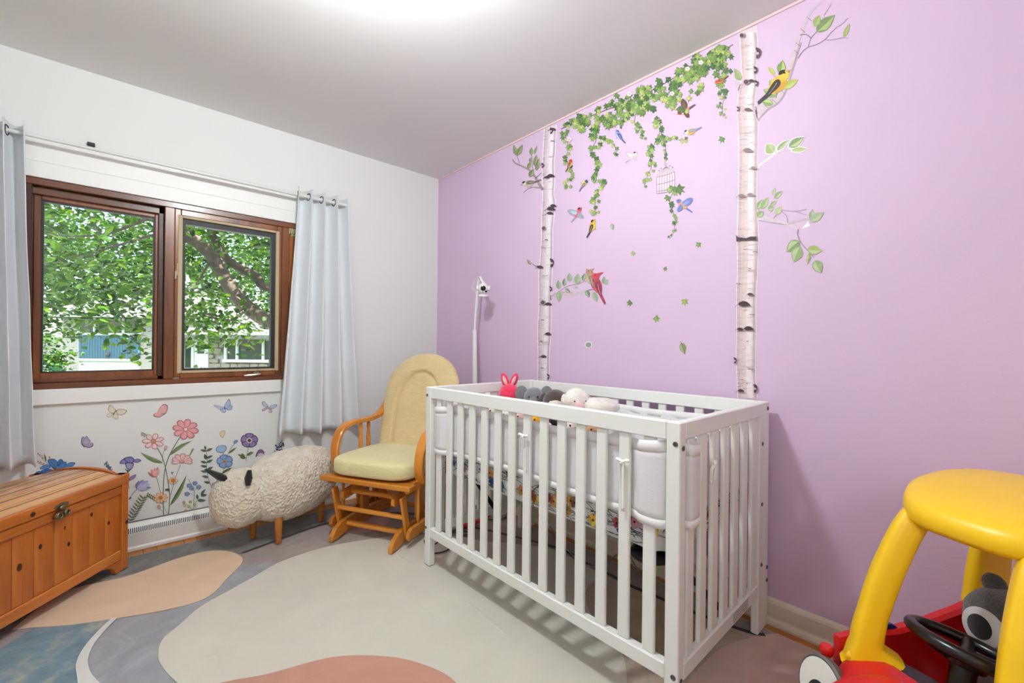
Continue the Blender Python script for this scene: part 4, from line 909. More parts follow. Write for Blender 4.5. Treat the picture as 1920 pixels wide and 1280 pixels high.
MB().ell((.058, -.006, hz-.022), (.026, .026, .022), 14, 10).build('muzzle', m_lpink, t, True); eyes(t, hz, .06, .026, .002, .004, .86)
MB().ell((.03, .10, hz-.03), (.07, .10, .046), 20, 14, None, None, .1, 5).build('back', m_whitep, t, True)
for s_ in (-1, 1): MB().ell((-.005, s_*.058, hz+.0), (.012, .014, .03), 10, 8).build('ear', m_lpink if s_ > 0 else m_whitep, t, True)
P = ux(915, 744, 1.66); t, hz = toy('bear_toy', 'small white bear toy peeking behind the left corner rail', P, .036, m_whitep, amp=.06)
for s_ in (-1, 1): MB().ell((0, s_*.026, hz+.03), (.008, .014, .014), 10, 8).build('ear', m_whitep, t, True)
MB().ell((.032, 0, hz-.008), (.012, .014, .011), 10, 8).build('muzzle', m_lpink, t, True); eyes(t, hz, .036, .014, .006)
front = [('grey_bunny_toy', 'light grey fluffy toy nearest the crib left corner', (893, 768), m_lgrey, .04), ('white_bear_toy', 'white bear toy seen through third gap between slats', (921, 771), m_whitep, .036), ('white_puppy_toy', 'white puppy toy with dark nose seen through the fourth slat gap', (945, 778), m_whitep, .034), ('pink_pig_toy', 'pale pink pig toy seen below the crib rail', (972, 782), m_lpink, .032), ('yellow_duck_toy', 'yellow duck toy below the rail under the brown hooded toy', (1003, 788), m_yell, .036), ('penguin_toy', 'black and red toy with white belly behind the duck', (1034, 790), m_blackp, .034), ('woolly_toy', 'white curly toy seen under the lamb through the slats', (1068, 799), m_whitep, .042), ('tan_dog_toy', 'tan puppy toy with dark ears nearest the crib middle', (1107, 806), m_tan, .036)]
for nm, lb, px, m_, r_ in front:
    P = ux(px[0], px[1], 1.305); t, hz = toy(nm, lb, P, r_, m_, face=Vector((-.95, -.3, 0)), amp=.06)
    mz_ = {'yellow_duck_toy': mat('duck_beak', 'D9761A', .5), 'pink_pig_toy': m_lpink, 'penguin_toy': m_whitep, 'tan_dog_toy': m_creamp}.get(nm, m_creamp)
    MB().ell((r_*.9, 0, -r_*.25+hz), (r_*.4, r_*.45, r_*.34), 12, 8).build('beak' if 'duck' in nm else 'muzzle', mz_, t, True)
    eyes(t, hz, r_, r_*.4, r_*.25, .0038, .86)
    if 'muzzle' and nm in ('white_bear_toy', 'white_puppy_toy', 'tan_dog_toy'): MB().ell((r_*1.28, 0, hz-r_*.15), .005, 8, 6).build('nose', m_eye, t, True)
    if nm == 'penguin_toy':
        MB().ell((.012, .0, (hz-.03)*.5), (.03, .026, (hz-.03)*.5), 12, 10).build('belly', m_whitep, t, True); MB().ell((-.004, -.03, hz-.02), (.016, .016, .03), 10, 8).build('scarf', m_redp, t, True)
    for s_ in (-1, 1):
        if 'duck' in nm or 'penguin' in nm: continue
        em = m_brownp if 'dog' in nm else m_
        MB().ell((-.002, s_*r_*.8, hz+r_*(.55 if 'bunny' not in nm else .9)), (r_*.22, r_*.32, r_*(.34 if 'dog' not in nm else .6)), 10, 8).build('ear', em, t, True)

# ---------------------------------------------------------------- on the floor behind and beneath the crib
m_plw = mat('white_plastic', 'E5E3E1', .4); m_gloss = mat('black_lens', '0B0B0D', .08)
st_ = thing('baby_monitor', 'white baby monitor camera on a slim floor stand by the lilac wall', 'baby monitor', (1.848, 2.397, RZ+.0055))
o3 = Vector((1.848, 2.397, RZ+.0055)); Q = lambda px, py, x: ux(px, py, x)-o3
MB().lathe([(.0, .001), (.074, .001), (.074, .010), (.066, .016), (.02, .022), (0, .022)], 28).build('stand_base', m_plw, st_, 40)
p1, p2 = Vector((0, 0, .02)), Q(890, 622, 1.848)
q = MB(); q.tube([p1, p2], .0145, 12); q.tube([p2-Vector((0, 0, .004)), p2+Vector((0, 0, .012))], .0165, 12); q.build('pole', m_plw, st_, 40)
hd_ = Q(906, 541, 1.785)
q = MB(); q.tube(spline([p2, Q(892, 585, 1.846), Q(895, 548, 1.842), Q(897, 528, 1.838), Q(900, 520, 1.83), Q(903, 526, 1.80), hd_+Vector((0.01, 0, .03))], 6), .0085, 8); q.build('gooseneck', m_plw, st_, True)
fd = Vector((-.62, -.78, -.15)).normalized(); fx_ = fd; fy_ = Vector((0, 0, 1)).cross(fx_).normalized(); fz_ = fx_.cross(fy_)
cm = Matrix.Translation(hd_) @ Matrix((fx_, fy_, fz_)).transposed().to_4x4()
q = MB(); q.ell((0, 0, 0), (.036, .034, .036), 24, 16)
for i in range(len(q.v)): q.v[i] = tuple(cm @ Vector(q.v[i]))
hdo = q.build('camera_head', m_plw, st_, True)
q = MB(); q.lathe([(0, .0), (.0165, .0), (.0165, .004), (.012, .006), (0, .007)], 18, cm @ Matrix.Translation((.0325, 0, .004)) @ Matrix.Rotation(pi/2, 4, 'Y')); q.build('lens', m_gloss, hdo, 40)
q = MB(); q.box(.028, .0335, -.004, .0, -.026, -.018, .001, cm); q.box(.026, .033, .012, .026, -.022, -.012, .002, cm); q.build('sensor', m_gloss, hdo)
q = MB()
for s_ in (-1, 1): q.lathe([(0, 0), (.017, 0), (.017, .008), (.013, .012), (0, .012)], 16, cm @ Matrix.Translation((0, s_*.032, .002)) @ Matrix.Rotation(-s_*pi/2, 4, 'X'))
q.build('side_cap', m_plw, hdo, 40)
q = MB(); q.lathe([(0, -.054), (.030, -.054), (.036, -.047), (.034, -.040), (.016, -.034), (0, -.032)], 20, cm); q.build('mount_foot', m_plw, st_, 40)
q = MB(); q.tube(spline([hd_+Vector((.02, .02, .0)), Q(898, 519, 1.82), Q(888, 530, 1.83), Q(886, 541, 1.836), Q(891, 545, 1.84), Q(896, 565, 1.844), Q(891, 600, 1.85), Q(893, 640, 1.836), Q(894, 700, 1.836), Vector((.018, -.01, .4)), Vector((.0, -.018, .03))], 6), .0022, 6); q.build('cable', m_plw, st_, True)
P = uz(884, 990, 0); rt = thing('red_scoop', 'red plastic scoop toy lying on the rug under the crib', 'toy', (P.x, P.y, RZ+.004), radians(-35))
def scoop(u, v):
    a = pi*(u-.5)*1.9; r_ = .055*(1-.55*v*v); return (-.07+.14*v, r_*sin(a), .032-.031*cos(a)*(1-.4*v)+.02*v*v)
q = MB(); q.sheet(scoop, 18, 12); q.build('bowl', mat('red_plastic', 'F0483E', .3), rt, True, solid=.003)
q = MB(); q.tube([(.06, 0, .05), (.085, 0, .06), (.11, 0, .058)], [.009, .008, .009], 8); q.build('handle', bpy.data.materials['red_plastic'], rt, True)
tag(MB().lathe([(0, 0), (.072, 0), (.078, .006), (.078, .026), (.07, .034), (.03, .036), (0, .036)], 28, Matrix.Translation((1.80, 2.12, RZ+.004))).build('round_box', mat('pale_grey_plastic', 'B7B0A8', .5), None, 40), 'flat round pale grey tin on the rug behind the crib', 'box')
pb = MB().box(1.415, 1.505, 2.10, 2.155, RZ+.0055, RZ+.05, .008).build('power_strip', m_plw); tag(pb, 'white power strip on the rug at the crib left end', 'power strip')
q = MB()
for i in range(2): q.box(1.43+.036*i, 1.452+.036*i, 2.115, 2.14, RZ+.05, RZ+.053, .002)
o = q.build('socket', m_boltd, pb)
m_cord = mat('black_cord', '17171A', .5)
q = MB(); zc = RZ+.0085
q.tube(spline([Vector((1.409, 2.128, RZ+.02)), Vector((1.39, 2.125, zc)), uz(808, 1018, zc), uz(796, 1012, zc), uz(801, 1024, zc), uz(818, 1018, zc), uz(842, 1000, zc), uz(870, 996, zc), uz(884, 1000, zc)], 7), .0032, 7); tag(q.build('black_cable', m_cord, None, True), 'thin black cord looping behind the crib left leg', 'cable')
q = MB(); q.tube(spline([uz(800, 1037, zc), uz(822, 1036, zc), uz(840, 1030, zc), uz(856, 1014, zc), uz(862, 1006, zc), uz(880, 1000, zc+.0)], 7), .0032, 7); tag(q.build('black_cable', m_cord, None, True), 'black cord curving on the rug just under the crib left rail', 'cable')
q = MB(); q.tube(spline([uz(1030, 985, zc), uz(1057, 1022, zc), uz(1085, 1050, zc), uz(1110, 1062, zc), uz(1135, 1060, zc), uz(1160, 1040, zc), Vector((1.86, 1.12, zc)), Vector((1.906, 1.2, .05)), Vector((1.912, 1.3, .25))], 7), .004, 7); tag(q.build('grey_cable', mat('grey_cable_jacket', '8F8A86', .5), None, True), 'grey cable on the rug beneath the crib middle', 'cable')
# ================================================================ toy car
m_yel = mat('yellow_plastic', 'F4C414', .36, bump=.06, bscale=150, bdist=.001); m_red = mat('red_rotomould_plastic', 'C81414', .34, bump=.10, bscale=160, bdist=.001)
m_blk = mat('black_toy_plastic', '121213', .28); m_blu = mat('blue_toy_plastic', '16297E', .4); m_eyew = mat('sticker_white', 'E7E5DC', .45); m_eyeg = mat('rim_grey', '5E5C58', .5); m_eyek = mat('sticker_black', '26262A', .4)
car = thing('toy_car', 'red ride-on toy car with yellow roof in front of the lilac wall', 'toy car', (1.287, .0425, RZ+.0055), math.atan2(.508, -.861)); ZO = RZ+.0055
def loft(q, secs, seg_pts, cap=True):
    b = []; n = len(seg_pts(secs[0]))
    vs = []; fs = []
    for s in secs: vs += seg_pts(s)
    for i in range(len(secs)-1):
        for j in range(n): fs.append((i*n+j, i*n+(j+1) % n, (i+1)*n+(j+1) % n, (i+1)*n+j))
    if cap: fs += [tuple(range(n))[::-1], tuple(range((len(secs)-1)*n, len(secs)*n))]
    q.add(vs, fs); return q
def sup(cx, cy, rx, ry, e, n=28): return [(cx+rx*math.copysign(abs(cos(t))**e, cos(t)), cy+ry*math.copysign(abs(sin(t))**e, sin(t))) for t in [2*pi*i/n for i in range(n)]]
# roof slab, narrower in front
def roofring(z, s):
    out = []
    for (x, y) in sup(-.245, 0, .262*s, .215*s, .55, 44):
        w_ = 1-.34*max(0, (x+.30)/.32)**1.3 if x > -.30 else 1-.2*max(0, (-.36-x)/.15)**2
        out.append(Vector((x, y*w_, z-.03*((x+.245)/.26)**2*(1 if x > -.245 else .7))))
    return out
q = MB(); loft(q, [(.728, .90), (.732, .965), (.745, 1.0), (.765, 1.0), (.779, .975), (.786, .90), (.790, .7), (.792, .35), (.792, .02)], lambda s: roofring(s[0]-ZO, s[1])); q.build('roof', m_yel, car, 50, weld=True)
# body tub with rounded hood
def bodyring(x, hw_, zb, zt, e=.45):
    return [Vector((x, y, z)) for (y, z) in sup(0, (zb+zt)/2, hw_, (zt-zb)/2, e, 32)]
q = MB(); loft(q, [(.335, .04, .16, .22), (.325, .075, .12, .265), (.29, .105, .10, .30), (.23, .122, .10, .335), (.17, .135, .10, .362), (.13, .150, .10, .378), (.10, .178, .10, .388), (.06, .192, .10, .395), (.045, .19, .10, .39)], lambda s: bodyring(s[0], s[1], s[2]-ZO, s[3]-ZO)); q.build('hood', m_red, car, 50)
hd2 = car.children[-1] if False else COL.objects[-1]
q = MB(); q.ell((.20, 0, .352-ZO), (.13, .11, .026), 28, 12, Matrix.Rotation(radians(24), 4, 'Y')); q.build('hood_bulge', m_red, hd2, True)
for sy in (-1, 1):   # side walls with doors
    P = [(.07, .12), (.07, .385), (.0, .392), (-.10, .385), (-.20, .395), (-.30, .412), (-.40, .435), (-.50, .43), (-.52, .40), (-.52, .15), (-.45, .10), (0, .10)]
    MB().prism([(x, z-ZO) for x, z in P], -.016, .016, Matrix(((1, 0, 0, 0), (0, 0, 1, sy*.205), (0, 1, 0, 0), (0, 0, 0, 1))), bev=.008).build('side_wall', m_red, car, 40)
    D = [(.035, .135), (.035, .37), (-.10, .352), (-.2, .348), (-.275, .362), (-.275, .135)]
    MB().prism([(x, z-ZO) for x, z in D], -.006, .006, Matrix(((1, 0, 0, 0), (0, 0, 1, sy*.222), (0, 1, 0, 0), (0, 0, 0, 1))), bev=.004).build('door', m_red, car, 40)
q = MB(); q.box(-.52, .06, -.2, .2, .11-ZO, .14-ZO, .01); q.box(-.53, -.49, -.21, .21, .12-ZO, .43-ZO, .014); q.build('floor_pan', m_red, car, 40)
q = MB(); q.box(-.47, -.27, -.18, .18, .14-ZO, .235-ZO, .02); q.box(-.49, -.43, -.18, .18, .235-ZO, .40-ZO, .02); q.build('seat', m_red, car, 40)
A = Matrix.Translation(car.location) @ Matrix.Rotation(car.rotation_euler.z, 4, 'Z'); Ai = A.inverted()
c0_ = Ai @ CAM; d0_ = Ai.to_3x3() @ ray(1652, 1174); t0_ = (-.205-c0_.y)/d0_.y; LX, LZ = (c0_+d0_*t0_).x, (c0_+d0_*t0_).z
# windscreen pillars: flat oval section sweeping forward and out, with a broad foot on the hood
def pillar(name, pts, ws, ts, twist, foot=True):
    s_ = spline(pts, 6); n = len(s_); secs = []
    for i, p in enumerate(s_):
        f = i/(n-1)*(len(ws)-1); k_ = min(int(f), len(ws)-2); fr_ = f-k_
        secs.append((p, ws[k_]*(1-fr_)+ws[k_+1]*fr_, ts[k_]*(1-fr_)+ts[k_+1]*fr_))
    def ring(s):
        p, w_, t_ = s; i = [id(a[0]) for a in secs].index(id(p)); tg = (s_[min(i+1, n-1)]-s_[max(i-1, 0)]).normalized()
        ax = Vector((cos(twist), sin(twist), 0)); ax = (ax-tg*ax.dot(tg)).normalized(); ay = tg.cross(ax)
        return [p+ax*x+ay*y for x, y in sup(0, 0, w_, t_, .55, 18)]
    q = MB(); loft(q, secs, ring); return q.build(name, m_yel, car, 55)
for sy in (-1, 1):
    pillar('windscreen_pillar', [(-.052, sy*(.098-.006*(sy > 0)), .738-ZO), (-.012, sy*(.108-.009*(sy > 0)), .68-ZO), (.028, sy*(.121-.014*(sy > 0)), .58-ZO), (.054, sy*(.132-.018*(sy > 0)), .48-ZO), (.063, sy*(.137-.02*(sy > 0)), .415-ZO), (.052, sy*(.135-.02*(sy > 0)), .372-ZO)], [.026, .028, .029, .028, .030, .060], [.019, .020, .021, .022, .026, .034], sy*radians(35))
    q = MB(); q.prism([(.108, sy*.150), (.088, sy*.165), (.03, sy*.168), (-.01, sy*.155), (-.005, sy*.115), (.075, sy*.112)], .362-ZO, .397-ZO, None, bev=.014); q.build('pillar_foot', m_yel, car, 50)
    pillar('rear_pillar', [(-.45, sy*.165, .745-ZO), (-.445, sy*.19, .66-ZO), (-.43, sy*.203, .55-ZO), (-.42, sy*.207, .44-ZO), (-.42, sy*.207, .40-ZO)], [.066, .066, .066, .07, .075], [.016, .017, .018, .019, .02], 0)
    # headlight eyes
    ex, ey, ez = .150, sy*.176, .290-ZO; em = Matrix.Translation((ex, ey, ez)) @ Matrix.Rotation(radians(90-14), 4, 'Y') @ Matrix.Rotation(0, 4, 'Z')
    em = Matrix.Translation((ex, ey, ez)) @ Matrix.Rotation(sy*radians(8), 4, 'Z') @ Matrix.Rotation(radians(78), 4, 'Y')
    e_ = MB().lathe([(0, -.03), (.058, -.03), (.068, -.02), (.070, -.004), (.066, .001), (.063, -.001), (0, -.001)], 32, em).build('headlight', m_eyeg, car, 40)
    MB().lathe([(0, 0), (.0625, 0), (.0625, .001), (0, .0012)], 32, em).build('eye_white', m_eyew, e_)
    MB().prism(sup(.020, -.002*sy, .034, .033, 1, 24), .0013, .002, em).build('pupil', m_eyek, e_); MB().prism(sup(.020, sy*.014, .0085, .0085, 1, 14), .0022, .0027, em).build('eye_glint', m_eyew, e_)
    q = MB(); q.lathe([(.012, 0), (.014, .004), (.0155, .018), (.012, .024), (0, .024)], 8, Matrix.Translation((.10, sy*.205, .342-ZO))); q.lathe([(.006, -.03), (.006, .002)], 8, Matrix.Translation((.10, sy*.205, .342-ZO))); q.build('red_knob', m_red, car, 40)
    # handle-like mirror on the door
    q = MB(); q.prism([(.033*cos(t)*1.0+(.017 if cos(t) > 0 else -.017), .013*sin(t)) for t in [2*pi*i/20 for i in range(20)]], -.006, .006, Matrix.Translation((LX, sy*.205, LZ+.0)) @ Matrix.Rotation(pi/2, 4, 'X') @ Matrix.Rotation(radians(14), 4, 'Z'), bev=.002); q.build('door_latch', m_blu, car, 40)
    # wheels
    for wx in (.17, -.42):
        wm = Matrix.Translation((wx, sy*.205, .1)) @ Matrix.Rotation(-sy*pi/2, 4, 'X')
        w_ = MB().lathe([(0, -.02), (.085, -.02), (.098, -.012), (.1, 0), (.1, .03), (.094, .04), (.07, .042), (.066, .036), (0, .036)], 32, wm).build('wheel', m_blk, car, 40)
        MB().lathe([(0, .036), (.05, .036), (.046, .044), (.018, .05), (0, .05)], 24, wm).build('hub_cap', m_yel, w_, 40)
# steering wheel and dash
q = MB(); q.prism([(.06, -.17), (.06, .17), (-.01, .16), (-.03, .06), (-.03, -.06), (-.01, -.16)], .33-ZO, .375-ZO, None, bev=.01); q.build('dashboard', m_blk, car, 40)
sw = Matrix.Translation((-.05, -.014, .466-ZO)) @ Matrix.Rotation(radians(-17), 4, 'Y')
q = MB(); q.tube([sw @ Vector((.085*cos(t), .095*sin(t), 0)) for t in [2*pi*i/40 for i in range(40)]], .0125, 10, closed=True)
for t in (-.5, pi+.5, pi/2+1.1): q.tube([sw @ Vector((0, 0, -.022)), sw @ Vector((.05*cos(t), .055*sin(t), -.014)), sw @ Vector((.08*cos(t), .09*sin(t), 0))], [.020, .014, .011], 10)
q.lathe([(0, -.035), (.032, -.035), (.038, -.02), (.03, -.008), (0, -.004)], 20, sw); q.lathe([(.02, -.12), (.022, -.03)], 14, sw); q.build('steering_wheel', m_blk, car, 50)
q = MB(); q.lathe([(0, .0), (.02, .0), (.02, .008), (.012, .014), (0, .014)], 14, sw @ Matrix.Translation((.0, -.062, -.024))); q.build('horn_button', m_yel, car, 40)
# plush passenger
m_char = mat('charcoal_terry', '4A4844', 1, var=.15, vscale=120, bump=1, bscale=220, bdist=.004, sheen=.5, spec=.1); m_eyef = mat('pale_felt', 'C9C6C2', .95)
A = car.matrix_basis if False else Matrix.Translation(car.location) @ Matrix.Rotation(car.rotation_euler.z, 4, 'Z')
pw_ = A @ Vector((-.268, -.045, 0)); pl = thing('owl_plush', 'charcoal plush toy with huge ringed eyes seated in the toy car', 'soft toy', (pw_.x, pw_.y, .243), car.rotation_euler.z+radians(12))
q = MB(); q.ell((0, 0, .11), (.085, .10, .115), 26, 18, None, None, .03, 4); q.build('body', m_char, pl, True)
hz = .225; q = MB(); q.ell((.01, 0, hz), (.075, .098, .072), 32, 22, None, None, .02, 4, .9); q.build('head', m_char, pl, True)
for s_ in (-1, 1):
    q = MB(); q.ell((0, 0, 0), (.015, .023, .026), 14, 10, Matrix.Rotation(-s_*.3, 4, 'X'), None, .1, 4); o = q.build('ear', m_char, pl, True); o.location = (.0, s_*.050, hz+.070)
    em = Matrix.Translation((.082, s_*.043, hz-.006)) @ Matrix.Rotation(s_*radians(22), 4, 'Z') @ Matrix.Rotation(radians(82), 4, 'Y')
    e_ = MB().lathe([(0, -.012), (.041, -.012), (.041, .002), (.036, .005), (0, .006)], 26, em).build('eye_ring', m_eyef, pl, 40); MB().lathe([(0, .006), (.026, .006), (.022, .009), (0, .010)], 24, em ).build('eye', m_blackfab, e_, 40)
q = MB(); q.ell((.085, 0, hz-.042), (.016, .013, .016), 10, 8); q.build('beak', mat('orange_felt', 'D98A2A', .9), pl, True)
q = MB(); q.ell((.058, 0, .10), (.04, .065, .07), 18, 12); q.build('belly', mat('grey_terry', '7D7A78', 1, bump=.8, bscale=200), pl, True)
# ================================================================ curtain rod and curtains
m_rod = mat('white_rod', 'D9D8D4', .35); m_grom = mat('gunmetal_grommet', '4A4948', .3, metal=.8)
m_curt = mat('pale_grey_blackout_cloth', 'DADCDF', .85, var=.02, vscale=4, bump=.25, bscale=9, bdist=.01, stretch=(1, 1, .35), sheen=.2)
RY = 2.972; a = uy(50, 258, RY); b_ = uy(555, 359.5, RY); RZc = (a.z+b_.z)/2
rod = thing('curtain_rod', 'slim white telescopic curtain rod above the window', 'curtain rod', (0, RY, RZc))
MB().tube([(-.60, 0, 0), (.28, 0, 0)], .0085, 14).build('outer_tube', m_rod, rod, 40); MB().tube([(.26, 0, 0), (1.165, 0, 0)], .0105, 14).build('inner_tube', m_rod, rod, 40)
for x in (-.52, 1.155):
    q = MB(); q.tube([(x, YW-RY, .0), (x, .012, 0)], .007, 8); q.lathe([(0, 0), (.024, 0), (.022, .006), (0, .007)], 16, Matrix.Translation((x, YW-RY, 0)) @ Matrix.Rotation(pi/2, 4, 'X')); q.build('bracket', m_grom if x < 0 else m_rod, rod, 40)
q = MB(); q.ell((1.17, 0, 0), (.015, .015, .015), 14, 10); q.build('finial', m_rod, rod, True)
cl = uy(171, 272, YW); tag(MB().box(cl.x-.014, cl.x+.014, YW-.017, YW, cl.z-.009, cl.z+.009, .002).build('wall_clip', mat('black_clip', '1A1A1A', .5)), 'small black clip on the wall above the curtain rod', 'clip')
def curtain(name, label, top, bot, zt, zb, waves, amp, phase, sd, hem=.10):
    t = thing(name, label, 'curtain', (0, RY, 0)); n = waves*14+1; rr = random.Random(sd)
    def fn(u, v):
        z = zt+(zb-zt)*v; xt = top[0]+(top[1]-top[0])*u; s = v**1.15; ub = bot[0]+(bot[1]-bot[0])*(u+.02*sin(7*u+1)*v)
        x = xt*(1-s)+ub*s; ph = 2*pi*waves*u+phase+.5*v*mnoise.noise(Vector((u*3, v*1.5, sd)))
        A = amp*(1+.25*v*mnoise.noise(Vector((u*4, v*2, sd+5)))); y = A*cos(ph)
        x += .012*sin(ph)*(1-.3*v)+.006*v*mnoise.noise(Vector((u*6, v*5, sd+2)))
        y += .008*mnoise.noise(Vector((u*9, v*6, sd+9)))*v - .0*v
        return (x, min(y, YW-RY-.012), z+.006*v*v*sin(9*u))
    q = MB(); q.sheet(fn, n, 46); o = q.build('cloth', m_curt, t, True, solid=.0025)
    q = MB()
    for vv in (.045, .972): q.tube([Vector(fn(i/(n-1), vv))+Vector((0, -.0018, 0)) for i in range(n)], .0013, 4)
    q.build('hem_stitch', m_curt, t)
    for k in range(2*waves):
        u = ((k+.5)*pi-phase)/(2*pi*waves)
        if not 0 < u < 1: continue
        vr_ = (zt-RZc)/(zt-zb); c = Vector(fn(u, vr_)); d = (Vector(fn(u+.004, vr_))-Vector(fn(u-.004, vr_))).normalized(); up_ = Vector((0, 0, 1)); 
        q = MB(); q.tube([Vector((c.x, 0, RZc))+(d*cos(a_)+up_*sin(a_))*.021 for a_ in [2*pi*i/22 for i in range(22)]], .0042, 7, closed=True); q.build('grommet', m_grom, t, True)
    return t
X = lambda px, py: uy(px, py, RY-.02).x
curtain('curtain', 'pale grey grommet curtain gathered at the right side of the window', (X(556, 350), X(650, 372)), (X(516, 826), X(668, 800)), RZc+.042, .515, 4, .050, pi*.75, 3)
curtain('curtain', 'pale grey grommet curtain gathered at the left window edge by the chest', (X(-75, 230), X(45, 222)), (X(-70, 880), X(66, 888)), RZc+.042, .515, 3, .050, pi*.95, 8)

# ================================================================ wall stickers
m_stick = attr_mat('sticker_print', .55, .10, 55, spec=.35)
class Dec:
    def __init__(s, wall): s.q = MB(); s.wall = wall; s.k = 0; s.lv = []; s.dk = .000035
    def pt(s, p, off):
        if s.wall == 'y': v = uy(p[0], p[1], YW); return Vector((v.x, YW-off, v.z))
        v = ux(p[0], p[1], XP); return Vector((XP-off, v.y, v.z))
    def poly(s, pts, col, lift=True):
        if isinstance(col, str): col = lin(col)
        s.k += 1; off = .0009+s.dk*s.k; A = sum(pts[i-1][0]*pts[i][1]-pts[i][0]*pts[i-1][1] for i in range(len(pts)))
        if A > 0: pts = pts[::-1]
        s.q.add([s.pt(p, off) for p in pts], [tuple(range(len(pts)))[::1]], col)
    def smooth(s, pts, col, n=4): s.poly([(p.x, p.y) for p in spline([(a, b, 0) for a, b in pts], n, closed=True)], col)
    def two(s, pts, c1, c2, sc=.82):
        cx = sum(p[0] for p in pts)/len(pts); cy = sum(p[1] for p in pts)/len(pts); s.smooth(pts, c1); s.smooth([(cx+(x-cx)*sc, cy+(y-cy)*sc) for x, y in pts], c2)
    def stroke(s, pts, w, col, w1=None):
        P = spline([(a, b, 0) for a, b in pts], 5); n = len(P); L, Rr = [], []; w1 = w if w1 is None else w1
        for i, p in enumerate(P):
            t = (P[min(i+1, n-1)]-P[max(i-1, 0)]); t = t.normalized() if t.length > 0 else Vector((1, 0, 0)); h = (w+(w1-w)*i/(n-1))/2
            L.append((p.x-t.y*h, p.y+t.x*h)); Rr.append((p.x+t.y*h, p.y-t.x*h))
        s.poly(L+Rr[::-1], col)
    def leaf(s, a, b, w, c1, c2=None, bend=0):
        ax, ay = a; bx, by = b; dx, dy = bx-ax, by-ay; L = math.hypot(dx, dy); ux_, uy_ = dx/L, dy/L; nx, ny = -uy_, ux_
        f = lambda t, h: (ax+dx*t+nx*(h+bend*sin(pi*t)), ay+dy*t+ny*(h+bend*sin(pi*t)))
        s.poly([f(t, w*h) for t, h in ((0, 0), (.12, .3), (.35, .5), (.6, .44), (.82, .22), (1, 0), (.82, -.22), (.6, -.44), (.35, -.5), (.12, -.3))], c1)
        if c2: s.poly([f(t, w*h) for t, h in ((.04, .02), (.35, .42), (.6, .36), (.95, 0), (.5, .03))], c2); 
    def tleaf(s, *a):                                               # a leaf kept as a mesh of its own
        e = Dec(s.wall); s.k += 3; e.k = s.k; e.leaf(*a); s.lv.append(e)
    def petal(s, c, ang, L, w, c1, c2=None, sq=1):
        f = lambda t, h: (c[0]+cos(ang)*L*t-sin(ang)*w*h, c[1]+(sin(ang)*L*t+cos(ang)*w*h)*sq)
        s.poly([f(t, h) for t, h in ((0, .06), (.3, .3), (.65, .5), (.9, .4), (1, .12), (1, -.12), (.9, -.4), (.65, -.5), (.3, -.3), (0, -.06))], c1)
        if c2: s.poly([f(t, h) for t, h in ((.05, .05), (.3, .2), (.62, .38), (.85, .28), (.92, 0), (.85, -.28), (.62, -.38), (.3, -.2), (.05, -.05))], c2)
    def flower(s, c, r, n, w, c1, c2, cc, cr, sq=.85, ph=0):
        for i in range(n): s.petal(c, ph+2*pi*i/n, r, w, c1, c2, sq)
        s.disc(c, cr*1.35, tuple(x*.6 for x in lin(c1))); s.disc(c, cr, cc)
    def disc(s, c, r, col, sq=.9): s.poly([(c[0]+r*cos(t), c[1]+r*sq*sin(t)) for t in [2*pi*i/10 for i in range(10)]], col)
    def done(s, name, label, cat='wall sticker', group=None):
        o = s.q.build(name, m_stick, None, print_=True); return tag(o, label, cat, group)
Z1 = lambda *P: [(60+P[i]/8, 740+P[i+1]/8) for i in range(0, len(P), 2)]
Z2 = lambda *P: [(220+P[i]/5.12, 740+P[i+1]/5.12) for i in range(0, len(P), 2)]
Z3 = lambda *P: [(360+P[i]/5.12, 740+P[i+1]/5.12) for i in range(0, len(P), 2)]
G1, G2, G3, ST = '4F6138', '6F8350', '3B4A3A', '5B6A48'
d = Dec('y')
for w_ in ((1160, 150, 1142, 235, 1190, 270, 1232, 280, 1260, 240, 1215, 175), (1270, 235, 1330, 210, 1425, 235, 1385, 288, 1325, 305, 1270, 275), (1115, 310, 1145, 278, 1205, 280, 1198, 318, 1150, 335), (1213, 312, 1250, 280, 1295, 310, 1282, 362, 1228, 352)): d.two(Z1(*w_), '9C8B6E', 'D8CFB8', .84)
d.stroke(Z1(1265, 235, 1240, 265, 1215, 300), 1.3, '4A4034'); d.stroke(Z1(1262, 236, 1262, 200), .3, '6A5A48'); d.stroke(Z1(1266, 236, 1300, 200), .3, '6A5A48'); d.done('butterfly_sticker', 'cream butterfly sticker under the window apron, leftmost in the top row')
d = Dec('y'); d.two(Z1(745, 742, 738, 665, 765, 625, 795, 640, 820, 612, 850, 655, 880, 690, 868, 715, 908, 716, 918, 765, 862, 795, 800, 780), '6E5F7E', 'A697B0', .86); d.two(Z1(760, 700, 790, 655, 820, 650, 860, 700, 850, 740, 790, 745), '94859F', 'B3A5BC'); d.stroke(Z1(745, 740, 790, 785), 1.2, '4B4158'); d.stroke(Z1(748, 738, 720, 722), .3, '4B4158'); d.done('butterfly_sticker', 'folded mauve butterfly sticker above the chest lid')
d = Dec('y'); d.stroke(Z1(95, 885, 150, 950, 235, 1030), .7, '6B5A38'); d.stroke(Z1(85, 1000, 150, 1045, 200, 1060), .6, '6B5A38'); d.stroke(Z1(262, 935, 250, 1000), .5, '6B5A38'); d.leaf(Z1(212, 1000)[0], Z1(185, 878)[0], 3, G1)
for x, y in ((100, 890), (88, 880), (120, 905), (150, 915), (165, 945), (92, 1000), (115, 1018), (135, 1010), (160, 1040), (260, 930), (270, 945), (175, 1030)): d.disc(Z1(x, y)[0], 1.5, 'BE8A72')
